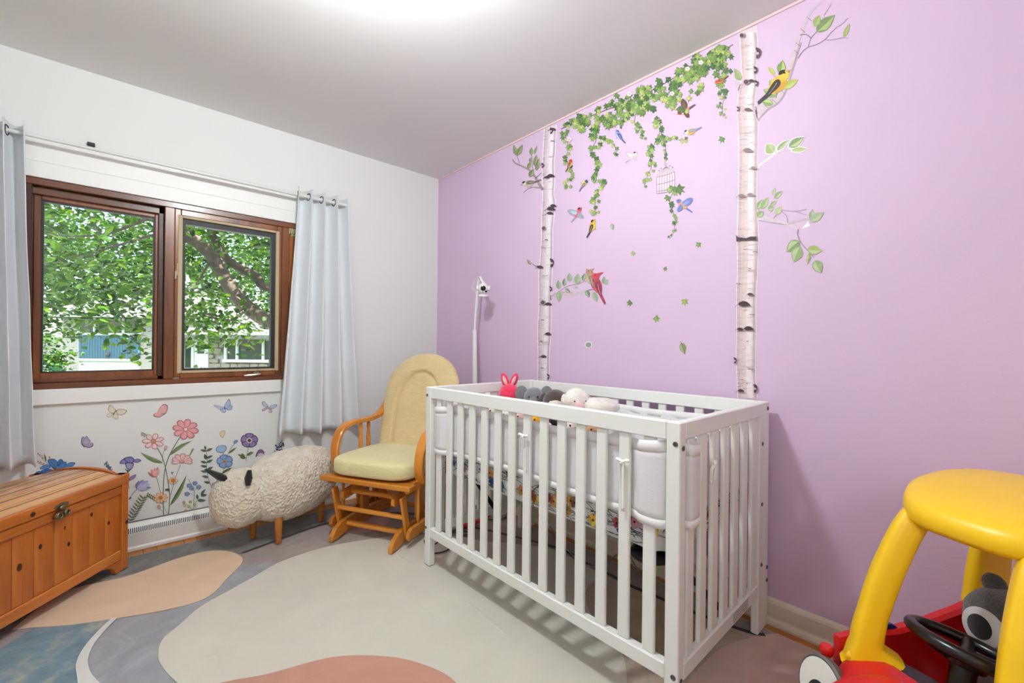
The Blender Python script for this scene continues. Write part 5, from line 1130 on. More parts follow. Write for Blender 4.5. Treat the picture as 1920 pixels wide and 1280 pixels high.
for i, w_ in enumerate(((40, 1180, 110, 1140, 190, 1172, 285, 1190, 335, 1190, 210, 1225, 110, 1215), (115, 1110, 160, 1060, 232, 1040, 282, 1085, 200, 1112), (245, 970, 330, 958, 385, 1010, 380, 1085, 345, 1110, 272, 1062, 240, 1010), (385, 1000, 430, 960, 478, 1000, 445, 1042, 390, 1062), (470, 1120, 512, 1050, 572, 1010, 650, 1020, 600, 1082, 530, 1112), (375, 1125, 400, 1060, 470, 1012, 512, 1000, 515, 1052, 460, 1112, 400, 1150), (130, 1140, 240, 1105, 330, 1128, 378, 1160, 280, 1196, 190, 1182), (380, 1168, 430, 1146, 510, 1126, 545, 1145, 470, 1168))): d.two(Z1(*w_), '274A78', ('3F6FA6', '5484B6', '4A7AAE')[i % 3], .88)
d.smooth(Z1(302, 1088, 350, 1092, 372, 1112, 345, 1126), '5A4A48'); d.done('flower_sticker', 'large blue lotus flower sticker with orange sprigs by left curtain')
d = Dec('y'); d.stroke(Z1(1110, 1020, 1170, 1110, 1225, 1215), .6, '5C6C84'); rr = random.Random(4)
for i in range(60):
    t = i/59; x, y = 1110+115*t, 1020+190*t; a = rr.uniform(0, 6.28); p = Z1(x, y)[0]; d.petal(p, a, rr.uniform(2.5, 5.5), 2.2, rr.choice(('4E6A94', '6F87AE', '3C5272', '8296B8')))
d.done('flower_sticker', 'blue lavender spike sticker above the chest arch')
d = Dec('y'); d.stroke(Z2(95, 752, 100, 800, 112, 900), 1, ST); d.stroke(Z2(190, 905, 150, 945, 108, 1003), 1, ST)
d.smooth(Z2(70, 705, 92, 735, 95, 756, 118, 730, 146, 703, 108, 722), G1)
for i, w_ in enumerate(((22, 655, 60, 612, 112, 640, 82, 662), (60, 612, 130, 592, 168, 630, 120, 660), (150, 632, 190, 612, 231, 630, 182, 652), (80, 650, 155, 655, 146, 698, 115, 722, 86, 696))): d.two(Z2(*w_), '433B72', '8B84B6' if i < 3 else 'A6A2C4', .78)
d.two(Z2(118, 822, 125, 785, 180, 764, 165, 800), '4B4378', '8A86B2'); 
for tx, ty, w_, c in ((208, 822, 10, '6A68A0'), (252, 812, 11, '8280B2'), (328, 888, 10, '6A68A0'), (300, 822, 13, '9C9CC6'), (318, 852, 11, 'AAB0CE'), (285, 862, 12, 'B6BAD6')): d.leaf(Z2(190, 906)[0], Z2(tx, ty)[0], w_, c, 'B4B8D6')
d.leaf(Z2(110, 1000)[0], Z2(140, 980)[0], 2.5, G1)
for P_ in ((110, 600, 118, 640, 110, 690), (165, 625, 140, 655, 125, 700)): d.stroke(Z2(*P_), .6, '3E3870', .3)
NOP = 0; d.done('flower_sticker', 'purple bellflower stem sticker right beside the chest corner post')
d = Dec('y'); d.stroke(Z2(110, 1228, 180, 1100, 268, 962), .8, G3)
for i in range(9):
    t = .08+i*.10; x, y = 110+158*t, 1228-266*t; L = 60*(1-.25*abs(t-.4)); d.leaf(Z2(x, y)[0], Z2(x-L*.75, y-L*.75)[0], 3, '5F7256', '7C8D6C'); d.leaf(Z2(x, y)[0], Z2(x+L*1.0, y-L*.45)[0], 3, '55684C', '74866A')
d.done('fern_sticker', 'green fern frond sticker rising behind the chest corner')
d = Dec('y')
for P_, w_ in (((445, 1192, 440, 1000, 450, 760, 500, 580, 610, 392), 1.6), ((490, 1185, 500, 950, 470, 740, 432, 600, 378, 500), 1.5), ((432, 640, 440, 560, 465, 515), .8), ((375, 780, 400, 880, 418, 955), .9), ((605, 670, 560, 790, 510, 960), .9), ((540, 850, 520, 930, 505, 1000), .7), ((430, 1035, 460, 1100, 492, 1160), .6), ((525, 752, 545, 785), .5), ((410, 1090, 440, 1125), .5)): d.stroke(Z2(*P_), w_, ST)
for a, b, w_, c in (((505, 1062), (665, 765), 8, G1), ((437, 652), (220, 550), 8, G2), ((500, 582), (720, 440), 7, G2)): d.leaf(Z2(*a)[0], Z2(*b)[0], w_, c, '7F9160', 3 if a[0] > 500 else -3)
for i in range(7):
    x, y = 228+i*14, 366+i*7; d.leaf(Z2(x, y)[0], Z2(x+26, y-4)[0], 1.6, G2); d.leaf(Z2(x, y)[0], Z2(x+10, y+34-i*2)[0], 1.6, G2)
for i in range(5):
    x, y = 285+i*16, 955+i*10; d.leaf(Z2(x, y)[0], Z2(x+18, y-18)[0], 2.4, G1); d.leaf(Z2(x, y)[0], Z2(x+6, y+26)[0], 2.4, G1)
for i in range(4): d.leaf(Z2(690+i*8, 580-i*16)[0], Z2(712+i*9, 560-i*16)[0], 2.2, G2)
d.stroke(Z2(690, 590, 720, 510), .5, G2); d.flower(Z2(655, 330)[0], 25, 8, 14, 'B06A6E', 'DFA0A0', 'E9D6CC', 3.6, .78, .2)
d.flower(Z2(345, 445)[0], 21, 7, 11, 'B98A8C', 'E8C9C6', 'C98E5C', 4, .72, .5)
for a in (-2.75, -2.2, -1.45, -.75, -.25): d.petal(Z2(620, 640)[0], a, 20, 11, 'B47E80', 'E5BDBA', .8)
for a in (3.0, .1): d.petal(Z2(620, 640)[0], a, 20, 8, 'B47E80', 'E5BDBA', .8)
d.disc(Z2(618, 640)[0], 5, 'A75D52', .6); d.disc(Z2(618, 638)[0], 3.6, 'D9A08A', .6)
for tx, ty, w_, c in ((292, 742, 8, 'A86464'), (388, 690, 8, 'B87270'), (322, 712, 9, 'CB8682'), (356, 698, 10, 'DB9A96'), (340, 722, 9, 'E2ABA6')): d.leaf(Z2(374, 780)[0], Z2(tx, ty)[0], w_, c, 'E0A8A2')
for c, r_, n_ in (((415, 985), 14, 9), ((535, 820), 9, 6)): d.flower(Z2(*c)[0], r_, n_, 6, 'C28A5C', 'E7C096', 'C67C3C', 3, .75)
d.two(Z2(450, 520, 452, 492, 470, 487, 480, 505, 462, 524), '8A6A6C', 'C9A5A6'); d.two(Z2(380, 1070, 400, 1052, 418, 1075, 400, 1092), 'A86A3E', 'D29A6C'); d.leaf(Z2(455, 910)[0], Z2(505, 905)[0], 4, G1); d.leaf(Z2(500, 930)[0], Z2(485, 890)[0], 3, G1); d.leaf(Z2(515, 752)[0], Z2(540, 738)[0], 3, G1)
d.done('flower_sticker', 'tall pink cosmos bouquet sticker rising from the heater slots')
d = Dec('y'); d.stroke(Z2(728, 1140, 735, 1020, 738, 930, 705, 850, 680, 805), .8, ST); d.stroke(Z2(735, 1060, 770, 1010, 800, 995), .7, ST); d.stroke(Z2(722, 1105, 690, 1070, 640, 1030), .6, ST); d.stroke(Z2(724, 1110, 655, 1108), .5, ST); d.stroke(Z2(738, 960, 700, 945, 668, 948), .5, ST); d.stroke(Z2(738, 925, 760, 905, 780, 888), .5, ST)
for c in ((690, 870), (712, 895), (745, 848), (780, 885), (668, 950)): d.flower(Z2(*c)[0], 5.2, 5, 4.6, '3E5E90', '7E9CC6', 'D8C060', 1.1, .85)
for c in ((638, 1030), (645, 1060), (686, 1070), (700, 1026), (654, 1110), (740, 1052)): d.disc(Z2(*c)[0], 2.8, '9A8440'); d.disc(Z2(*c)[0], 1.9, 'CDB868')
for a, b in (((768, 1000), (765, 950)), ((800, 960), (845, 900)), ((800, 965), (862, 958)), ((770, 1012), (850, 1010))): d.leaf(Z2(*a)[0], Z2(*b)[0], 5, '3F5654', '5A726C')
d.done('flower_sticker', 'blue forget-me-not sprig sticker with yellow berries before the sheep')
d = Dec('y'); d.two(Z2(348, 205, 355, 180, 385, 168, 400, 130, 440, 90, 478, 97, 486, 130, 462, 180, 400, 216), 'A06A6C', 'DBA6A4', .86); d.stroke(Z2(420, 185, 468, 178), 1, '6A4A4A'); d.done('butterfly_sticker', 'pink butterfly sticker above the cosmos bouquet')
d = Dec('y'); d.stroke(Z3(128, 490, 145, 600, 140, 700, 162, 820, 208, 925), .9, G3)
for y, s_ in ((540, 1), (540, -1), (610, 1), (650, -1), (650, 1), (690, -1), (720, 1), (740, -1), (790, -1), (845, -1)):
    x = 140+(y-600)*.02+max(0, y-750)*.3; d.leaf(Z3(x, y)[0], Z3(x+s_*62, y-(30 if s_ > 0 else 12))[0], 5, '4B5C40', '66775A')
d.leaf(Z3(135, 620)[0], Z3(120, 565)[0], 6, '4B5C40'); d.leaf(Z3(130, 525)[0], Z3(122, 485)[0], 4, '4B5C40'); d.disc(Z3(212, 862)[0], 5, 'A496AE'); d.leaf(Z3(190, 975)[0], Z3(185, 925)[0], 4, '3F5654'); d.stroke(Z3(190, 1075, 195, 960), .6, G3); d.done('fern_sticker', 'leafy green sprig sticker right behind the sheep ear')
d = Dec('y'); d.stroke(Z3(318, 670, 300, 730, 280, 772), .9, ST); d.stroke(Z3(296, 555, 320, 600), .8, ST); d.stroke(Z3(330, 640, 345, 570, 375, 510, 412, 465), .8, ST); d.leaf(Z3(352, 560)[0], Z3(430, 503)[0], 4, G1, G2); d.leaf(Z3(285, 760)[0], Z3(384, 694)[0], 6, G1, G2)
for i in range(5): d.petal(Z3(315, 638)[0], -1.8+2*pi*i/5, 15.5, 16, '4A678E', '87A6CC', .85)
d.disc(Z3(313, 640)[0], 4, 'B98A50'); d.disc(Z3(313, 640)[0], 2, '7A5A34'); d.two(Z3(228, 530, 240, 500, 285, 482, 325, 490, 330, 525, 300, 555, 250, 553), '5A789E', '9CB8D6', .86); d.two(Z3(398, 465, 405, 440, 435, 432, 440, 448, 420, 465), '4A5F88', '7E97BE'); d.done('flower_sticker', 'pair of blue poppy flowers sticker above the sheep head')
d = Dec('y'); d.stroke(Z3(543, 490, 530, 560, 518, 635), .9, ST)
for i in range(5): d.petal(Z3(550, 437)[0], -1.55+2*pi*i/5, 16.5, 18, '4E3E66', '8E7BA2', .84)
d.disc(Z3(550, 437)[0], 5.5, 'CFC6CC'); d.disc(Z3(550, 437)[0], 3.6, '4A4438')
for a, b in (((518, 605), (435, 568)), ((518, 605), (455, 600)), ((525, 580), (592, 548)), ((505, 600), (475, 560)), ((545, 572), (575, 545))): d.leaf(Z3(*a)[0], Z3(*b)[0], 5, G1, G2)
d.done('flower_sticker', 'purple anemone flower sticker above the sheep shoulder')
d = Dec('y'); d.two(Z3(610, 595, 625, 545, 655, 522, 685, 535, 694, 570, 650, 572), '4A3350', '85658A'); d.two(Z3(630, 590, 640, 560, 675, 560, 690, 572), 'B79AB0', 'D3BFC8'); d.done('flower_sticker', 'dark plum flower sticker half hidden at the sheep back')
d = Dec('y')
for w_ in ((205, 100, 262, 106, 305, 128, 272, 142, 240, 126), (270, 140, 310, 130, 326, 158, 310, 173, 285, 165), (308, 122, 325, 75, 356, 40, 370, 75, 366, 100, 330, 135), (330, 136, 366, 100, 388, 106, 380, 140, 350, 148)): d.two(Z3(*w_), '5C6A92', 'A9B4D2', .84)
d.stroke(Z3(304, 112, 318, 140), 1.2, '3E4664'); d.done('butterfly_sticker', 'blue butterfly sticker with spread wings under the apron')
d = Dec('y')
for i, w_ in enumerate(((670, 78, 690, 62, 725, 98, 720, 120, 690, 110), (742, 115, 790, 92, 818, 100, 790, 130, 750, 136), (672, 142, 700, 125, 725, 128, 700, 150, 676, 155), (735, 160, 745, 136, 766, 145, 766, 166, 746, 170))): d.two(Z3(*w_), '6A6F90' if i < 2 else '8A5A6C', 'B9BDD2' if i < 2 else 'CBA0AE', .82)
d.stroke(Z3(726, 105, 732, 138), 1, '4A4A60'); d.done('butterfly_sticker', 'lilac butterfly sticker beside the right curtain edge')
d = Dec('y'); d.two(Z3(265, 370, 290, 342, 318, 350, 312, 385, 295, 412, 275, 400), 'B09A62', 'DACBA2'); d.done('butterfly_sticker', 'tiny cream butterfly sticker above the blue poppies')
d = Dec('y'); rr = random.Random(5)
for i in range(26): d.petal((515+rr.uniform(0, 14), 846-rr.uniform(0, 12)), rr.uniform(0, 6), 4, 2, rr.choice(('3E466A', '565E86', '2E3450')))
for i in range(14): d.petal((524+rr.uniform(0, 8), 836-rr.uniform(0, 8)), rr.uniform(0, 6), 4, 2, rr.choice(('3A3450', '2A2438')))
d.done('flower_sticker', 'dark indigo flower sticker beneath the right curtain hem')

# ---- birches, ivy and birds on the lilac wall
BK, B1, B2 = 'C9BCC0', 'E2D3D6', '4A3A40'
def trunk(pts_l, pts_r, marks, base, tint, seed, label):
    t = thing('birch_tree_sticker', label, 'wall sticker', (XP, ux(pts_l[-1][0], pts_l[-1][1]).y, ux(pts_l[-1][0], pts_l[-1][1]).z))
    rr = random.Random(seed); d = Dec('x'); L = [(p.x, p.y) for p in spline([(a, b, 0) for a, b in pts_l], 4)]; Rr = [(p.x, p.y) for p in spline([(a, b, 0) for a, b in pts_r], 4)]
    d.poly([(x-1.3, y) for x, y in L]+[(x+1.3, y) for x, y in Rr[::-1]], 'EFE6EA'); d.poly(L+Rr[::-1], base)
    def at(P, y):
        for i in range(len(P)-1):
            if P[i][1] <= y <= P[i+1][1]: f = (y-P[i][1])/max(1e-6, P[i+1][1]-P[i][1]); return P[i][0]+(P[i+1][0]-P[i][0])*f
        return P[0][0] if y < P[0][1] else P[-1][0]
    y0 = max(L[0][1], Rr[0][1]); y1 = min(L[-1][1], Rr[-1][1]); ys = [y0+(y1-y0)*i/60 for i in range(61)]
    for f0, f1, c in ((0, .16, tint[0]), (.16, .34, tint[1]), (.5, .78, tint[2]), (.86, 1, tint[3])):
        d.poly([(at(L, y)+(at(Rr, y)-at(L, y))*f0, y) for y in ys]+[(at(L, y)+(at(Rr, y)-at(L, y))*f1, y) for y in ys[::-1]], c)
    for i in range(int((y1-y0)/3.4)):
        y = rr.uniform(y0+2, y1-2); a, b = at(L, y), at(Rr, y); u0 = rr.choice((0, 0, .3, .55)); u1 = min(1, u0+rr.uniform(.15, .6))
        d.stroke([(a+(b-a)*u0, y), (a+(b-a)*(u0+u1)/2, y+rr.uniform(-.6, 1)), (a+(b-a)*u1, y-rr.uniform(0, 2.5))], rr.uniform(.3, .75), rr.choice(('9C8488', 'B09A9E', 'F0E4E6', '8A7074', 'EFE3E5')), .2)
    for m in marks:
        kx, y, u, s = m[:4]; a, b = at(L, y), at(Rr, y); x = a+(b-a)*u
        c = m[4] if len(m) > 4 else B2
        if kx == 'eye': d.smooth([(x-s, y), (x-s*.5, y-s*.42), (x, y-s*.5), (x+s*.6, y-s*.3), (x+s*1.1, y+s*.25), (x+s*.3, y+s*.35), (x-s*.4, y+s*.35)], c); d.stroke([(x-s*1.5, y+s*.5), (x-s, y), (x, y-s*.3)], .8, c, .3)
        if kx == 'band':
            P = [(a-1, y-5), (a+3, y-1), (x-2, y+1), (x+s*.5, y-2), (b-2, y-2), (b-3, y+5), (x+s*.4, y+4), (x-1, y+5), (a+4, y+5), (a, y+8)]; d.poly(P, c)
        if kx == 'knot': d.smooth([(x-2, y-s), (x+s*.5, y-s*.8), (x+s*.8, y), (x+s*.4, y+s), (x-1, y+s*1.2), (x, y)], c); d.disc((x+s*.2, y+s*.2), s*.3, BK)
        if kx == 'dash': d.stroke([(x-s, y), (x, y-.6), (x+s, y+.4)], 1.1, c)
        if kx == 'ring': d.disc((x, y), s, 'A08C92'); d.disc((x-s*.2, y), s*.72, B2); d.disc((x-s*.2, y), s*.35, '6A5860')
    d.q.build('trunk', m_stick, None, print_=True); o = COL.objects[-1]; o.parent = t; o.matrix_parent_inverse = Matrix.Translation(-Vector(t.location)); return t
def addpart(t, d, name):
    for e in d.lv:
        o = e.q.build('leaf', m_stick, t, print_=True); o.matrix_parent_inverse = Matrix.Translation(-Vector(t.location))
    if not d.q.v: return
    o = d.q.build(name, m_stick, t, print_=True); o.matrix_parent_inverse = Matrix.Translation(-Vector(t.location)); return o
LG = ('7C8F5E', '93A468', '6A7F58', 'A3AE6C', '5F7452')
tl_ = trunk([(1021.5, 240), (1019.7, 276), (1017.5, 310), (1018.4, 357), (1017, 390), (1016.5, 426), (1015, 470), (1011, 509), (1011, 552), (1011, 580), (1008.7, 622), (1009.7, 665), (1009, 713)], [(1042.8, 234), (1041.8, 258), (1040.5, 286), (1038.5, 310), (1040, 340), (1038, 362), (1041, 380), (1038, 410), (1036, 430), (1036, 470), (1034.5, 519), (1032.5, 552), (1033, 575), (1032.5, 626), (1029.6, 665), (1029.6, 714)],
    [('knot', 245, .6, 5), ('eye', 243, .75, 6), ('eye', 330, .75, 7), ('eye', 333, .4, 5), ('eye', 392, .75, 8), ('eye', 400, .7, 6), ('eye', 386, .9, 6), ('ring', 428, .25, 4.5), ('knot', 492, .95, 7), ('eye', 501, .1, 6), ('knot', 541, 1, 4), ('ring', 567, .4, 5), ('eye', 570, .85, 6), ('eye', 626, .85, 6), ('eye', 668, .55, 5.5), ('knot', 705, .95, 4), ('dash', 265, .8, 4), ('dash', 450, .5, 3), ('dash', 310, .05, 4), ('dash', 640, .3, 3), ('dash', 600, .4, 3), ('dash', 690, .4, 3), ('knot', 310, .02, 4)], 'DBCDD3', ('C3AEB6', 'CFBFC6', 'E6DCE1', 'BBA8B2'), 3, 'left birch trunk sticker on lilac wall between monitor stand and ivy')
d = Dec('x'); d.stroke([(1018, 356), (1010, 343), (1003, 331), (993, 319), (980, 312), (967, 306), (961, 299)], 5.5, '9B8A90', 2.2); d.stroke([(1018, 352), (1010, 352), (1000, 351), (990, 354), (981, 362)], 3, '9B8A90', 1); d.stroke([(974, 306), (972, 299), (969, 291)], 1.8, '9B8A90', 1.3); d.stroke([(1004, 334), (1010, 329), (1016, 324)], 1.5, '6B5A62', 1); d.stroke([(999, 318), (998, 300), (996, 290)], .9, '7B6A70')
for a, b, w_ in (((969, 292), (963, 271), 9), ((970, 292), (980, 271), 10), ((996, 291), (997, 276), 8), ((1002, 289), (1007, 273), 5), ((1003, 312), (1006, 290), 9), ((1006, 320), (1011, 296), 8), ((990, 316), (996, 303), 8), ((993, 332), (1001, 317), 10), ((994, 304), (995, 295), 5), ((1004, 318), (1011, 309), 6)): d.tleaf(a, b, w_, R.choice(('6E7A58', '86926A', '7A8660')), '9BA57C')
addpart(tl_, d, 'branch')
d = Dec('x'); d.stroke([(1031, 560), (1040, 553), (1055, 550), (1070, 551), (1085, 549), (1102, 546)], 8, 'C6B6BD', 4); d.stroke([(1032, 556), (1050, 548), (1075, 549)], .8, '8D7B84'); d.stroke([(1050, 546), (1065, 536), (1085, 532), (1097, 526)], .8, '7D6B72'); d.stroke([(1100, 545), (1112, 543), (1122, 544)], 1.6, '7D6B72', .8)
for a, b, w_ in (((1048, 542), (1047, 525), 9), ((1058, 536), (1059, 521), 8), ((1068, 528), (1068, 511), 10), ((1082, 533), (1084, 512), 13), ((1093, 526), (1097, 512), 8), ((1049, 545), (1048, 566), 11), ((1060, 541), (1070, 549), 7), ((1080, 540), (1082, 537), 6), ((1100, 544), (1105, 558), 9), ((1113, 547), (1120, 566), 10), ((1132, 532), (1133, 518), 7), ((1135, 533), (1140, 524), 6)): d.tleaf(a, b, w_, R.choice(('6E8468', '7F9474', '93A584')), 'A3B296')
addpart(tl_, d, 'branch')
d = Dec('x'); d.stroke([(1016, 508), (1010, 499), (1005, 499), (998, 494)], 2, '5A4850', .8); d.tleaf((996, 496), (988, 486), 6, '8A9468', 'A4AC84'); addpart(tl_, d, 'branch')
tr_ = trunk([(1386, 61), (1387.6, 71), (1389.7, 102), (1391.5, 149), (1386, 166), (1384.5, 185), (1383.7, 212), (1385.3, 245), (1386.4, 300), (1385.3, 370), (1383, 434), (1382.5, 452), (1384, 507), (1381.8, 546), (1382, 616), (1381, 675), (1382, 693), (1384.3, 746)], [(1417.5, 49), (1420.5, 92), (1418.5, 112), (1417, 134), (1419, 156), (1415, 196), (1420, 225), (1421, 250), (1419.7, 300), (1418.8, 370), (1421.6, 432), (1422.3, 452), (1420, 507), (1417, 559), (1417.3, 626), (1416, 688), (1419.4, 748)],
    [('ring', 68, .18, 5), ('knot', 100, 1.0, 9, '5A4448'), ('knot', 132, .97, 6), ('ring', 155, .38, 6), ('eye', 153, .7, 6), ('knot', 157, .98, 5), ('eye', 207, .62, 7, '6E5858'), ('knot', 205, .02, 4), ('eye', 283, .5, 9, '8A7470'), ('eye', 316, .85, 6, '9A8478'), ('eye', 368, .2, 7, '8A7470'), ('eye', 366, .7, 7, '9A8684'), ('band', 446, .5, 12, '40343A'), ('eye', 552, .75, 6, '5A4850'), ('eye', 570, .42, 11, '40343A'), ('eye', 616, .66, 9, '40343A'), ('eye', 617, .2, 6, '40343A'), ('knot', 675, -.06, 5), ('dash', 692, .8, 5), ('eye', 732, .2, 6), ('knot', 727, .95, 7), ('dash', 473, .9, 5), ('dash', 504, .65, 3), ('dash', 590, .85, 5), ('dash', 640, .6, 2), ('dash', 532, .1, 4), ('dash', 712, .3, 2), ('dash', 719, .55, 1.6)], 'DCC8CA', ('CDB2B4', 'D6BFC0', 'E9DCDD', 'C3A9AE'), 5, 'right birch trunk sticker on lilac wall rising behind crib corner')
d = Dec('x'); d.stroke([(1418, 222), (1424, 208), (1440, 196), (1455, 187), (1466, 175), (1474, 155), (1480, 132), (1487, 108), (1492, 90), (1500, 66), (1511, 40), (1524, 18), (1541, 3)], 16, 'CDBBC4', 3); d.stroke([(1421, 226), (1440, 205), (1458, 194), (1470, 178), (1478, 158), (1490, 118), (1502, 80)], 3.2, 'A9959F'); d.stroke([(1417, 200), (1420, 214)], 1.6, '6A5860')
for x, y in ((1437, 200), (1452, 190), (1470, 165), (1494, 98), (1497, 84), (1506, 58), (1518, 36)): d.stroke([(x-5, y-4), (x, y), (x+4, y+3)], 1.1, '8A747E')
d.stroke([(1496, 110), (1504, 98), (1515, 89), (1530, 84), (1546, 75), (1556, 64), (1568, 52), (1578, 46), (1590, 34)], 1.5, '8E7C84', .8); d.stroke([(1546, 75), (1560, 75), (1581, 71), (1591, 72)], 1.1, '8E7C84', .6); d.stroke([(1515, 89), (1521, 72), (1531, 60)], 1.1, '8E7C84'); d.stroke([(1500, 66), (1512, 65), (1521, 72)], 1.4, '7E6A72'); d.stroke([(1545, 29), (1553, 17), (1558, 8)], 1, '8E7C84', .5); addpart(tr_, d, 'branch')
d = Dec('x')
for a, b, w_, c in (((1531, 60), (1566, 28), 22, '7E9262'), ((1527, 50), (1537, 28), 14, '98A866'), ((1582, 70), (1593, 44), 9, 'A0AC62')): d.tleaf(a, b, w_, c, 'A6B67C')
d.stroke([(1455, 184), (1461, 160), (1463, 142), (1464, 126), (1466, 118)], 1.2, '7A6A70', .7); d.stroke([(1461, 154), (1455, 145), (1449, 142)], .8, '7A6A70'); d.stroke([(1462, 150), (1470, 140)], .8, '7A6A70')
for a, b, w_, c in (((1453, 141), (1440, 125), 8, 'B4B64E'), ((1463, 139), (1468, 113), 17, '7C9456'), ((1466, 158), (1478, 131), 9, '86985C'), ((1467, 166), (1497, 149), 15, 'AAB456'), ((1455, 166), (1443, 150), 16, '93A660'), ((1456, 180), (1431, 168), 17, '87A05C'), ((1450, 195), (1428, 190), 13, '86A060')): d.tleaf(a, b, w_, c, 'B9C47C')
addpart(tr_, d, 'twig')
d = Dec('x'); d.stroke([(1420, 313), (1436, 301), (1455, 288), (1468, 279)], 5, 'F4EEF0', 3); d.stroke([(1420, 313), (1440, 299), (1462, 284)], 1.4, 'CDBEC4')
for a, b, w_, c in (((1450, 287), (1437, 270), 21, 'A0AE76'), ((1457, 282), (1478, 262), 9, '8C9E70'), ((1479, 276), (1508, 257), 16, '7E946A'), ((1484, 282), (1515, 279), 9, 'A9B97E')):
    ax, ay = a; bx, by = b; d.leaf((ax-(bx-ax)*.08, ay-(by-ay)*.08), (bx+(bx-ax)*.06, by+(by-ay)*.06), w_+3.5, 'F4EEF0'); d.tleaf(a, b, w_, c, 'B6C28E')
addpart(tr_, d, 'twig')
d = Dec('x'); d.stroke([(1422, 410), (1436, 408), (1452, 414), (1475, 419), (1497, 430)], 9, 'D3C4CB', 3); d.stroke([(1422, 413), (1450, 418), (1475, 421)], .8, 'A08E98'); d.stroke([(1478, 420), (1495, 413), (1518, 410)], 4, 'C6B6BE', 3); d.stroke([(1497, 430), (1496, 441), (1503, 456), (1515, 470), (1527, 483)], 2.4, '8E7C84', .9); d.stroke([(1466, 394), (1490, 396), (1513, 392)], 1.1, 'A08E98'); d.stroke([(1490, 396), (1513, 403)], .8, 'A08E98'); d.stroke([(1465, 396), (1475, 405), (1477, 418)], 1.1, '9A8892'); d.stroke([(1450, 410), (1458, 400)], 1, '9A8892'); d.poly([(1502, 430), (1516, 414), (1519, 424)], 'EFE8EC')
addpart(tr_, d, 'branch')
d = Dec('x')
for a, b, w_, c in (((1418, 393), (1430, 374), 11, '8CA070'), ((1428, 392), (1441, 369), 12, '93A676'), ((1449, 366), (1454, 351), 6, 'A3B284'), ((1452, 372), (1467, 358), 10, '86996E'), ((1444, 385), (1457, 377), 7, '8CA070'), ((1440, 392), (1452, 389), 12, '93A676'), ((1420, 406), (1432, 396), 13, '8CA070'), ((1454, 403), (1466, 386), 11, 'B0B788'), ((1520, 412), (1524, 392), 10, '93A080'), ((1519, 415), (1545, 398), 16, 'A0AD92'), ((1499, 452), (1475, 472), 22, '7E9664'), ((1500, 462), (1488, 492), 22, '8DA470'), ((1514, 468), (1542, 470), 18, 'A0AC6A'), ((1518, 474), (1514, 496), 7, '93A468'), ((1528, 488), (1540, 512), 20, '93A678')): d.tleaf(a, b, w_, c, 'B0BF90')
addpart(tr_, d, 'twig')
d = Dec('x'); d.poly([(1391, 158), (1376, 150), (1384, 172)], 'CBB9BE'); d.tleaf((1390, 151), (1377, 128), 12, '8A9A62', 'A4B07A'); d.tleaf((1384, 150), (1379, 134), 9, '93A468'); addpart(tr_, d, 'twig')
IV = ('4F6E3A', '5F7F42', '6F8C4C', '8CA05A', '43603A', '7A944E', 'A3AE62')
def ivy(d, c, r_, ang, rr):
    base = rr.choice(IV); a0 = ang; P = []
    for t, k_ in ((0, .95), (.35, .45), (.8, .85), (1.25, .42), (1.9, .62), (2.6, .35), (pi, .22), (2*pi-2.6, .35), (2*pi-1.9, .62), (2*pi-1.25, .42), (2*pi-.8, .85), (2*pi-.35, .45)): P.append((c[0]+r_*k_*cos(a0+t), c[1]+r_*k_*1.08*sin(a0+t)))
    d.poly(P, base); d.poly([(c[0]+(x-c[0])*.62, c[1]+(y-c[1])*.62) for x, y in P[:5]]+[c], tuple(min(1, v*1.35) for v in lin(base)))
    d.stroke([(c[0]-r_*.2*cos(a0), c[1]-r_*.2*sin(a0)), (c[0]+r_*.4*cos(a0), c[1]+r_*.4*sin(a0)), (c[0]+r_*.8*cos(a0), c[1]+r_*.8*sin(a0))], .45, tuple(min(1, v*1.8) for v in lin(base)), .2)
def strand(d, pts, n, r0, r1, spread, rr, down=pi/2):
    P = spline([(a, b, 0) for a, b in pts], 8); d.stroke(pts, 1.1, '6A5648', .6)
    for i in range(n):
        t = (i+rr.random()*.6)/n; p = P[min(len(P)-1, int(t*(len(P)-1)))]; r_ = r0+(r1-r0)*t
        ivy(d, (p.x+rr.uniform(-1, 1)*spread*(1-.4*t), p.y+rr.uniform(-.5, .5)*spread), r_*rr.uniform(.8, 1.2), down+rr.uniform(-.9, .9), rr)
rr = random.Random(31); ceil_y = lambda x: 334.5-.4898*(x-822)+4
d = Dec('x'); d.dk = .000005
d.stroke([(1052, ceil_y(1052)+16), (1120, ceil_y(1120)+20), (1200, ceil_y(1200)+28), (1290, ceil_y(1290)+22), (1375, ceil_y(1375)+16)], 1.6, '6A5648')
for i in range(120):
    x = rr.uniform(1055, 1372); dep = 10+(22 if x < 1150 else 34)*rr.random()**1.2; r_ = 6.5+4.5*(x-1055)/320
    ivy(d, (x, ceil_y(x)+dep), r_*rr.uniform(.75, 1.15), pi/2+rr.uniform(-1.1, 1.1), rr)
for cx, cy, sx, sy, n in ((1180, 205, 16, 18, 22), (1205, 200, 16, 16, 16), (1245, 190, 22, 20, 26), (1270, 170, 18, 18, 22), (1300, 140, 18, 18, 22), (1320, 118, 16, 14, 14), (1350, 95, 14, 14, 14), (1095, 232, 20, 10, 14), (1140, 225, 16, 14, 14)):
    for _ in range(n): ivy(d, (cx+rr.gauss(0, 1)*sx*.7, max(ceil_y(cx)+8, cy+rr.gauss(0, 1)*sy*.7)), rr.uniform(7, 11.5), pi/2+rr.uniform(-1.1, 1.1), rr)
for c in ((1181, 177), (1261, 176), (1315, 118), (1290, 130), (1068, 262)): d.flower(c, 5, 5, 4.4, 'D9BFC0', 'EFDDDA', 'C9A060', 1.2, .9)
d.done('ivy_sticker', 'long green ivy garland sticker along the ceiling between the birches', 'wall sticker')
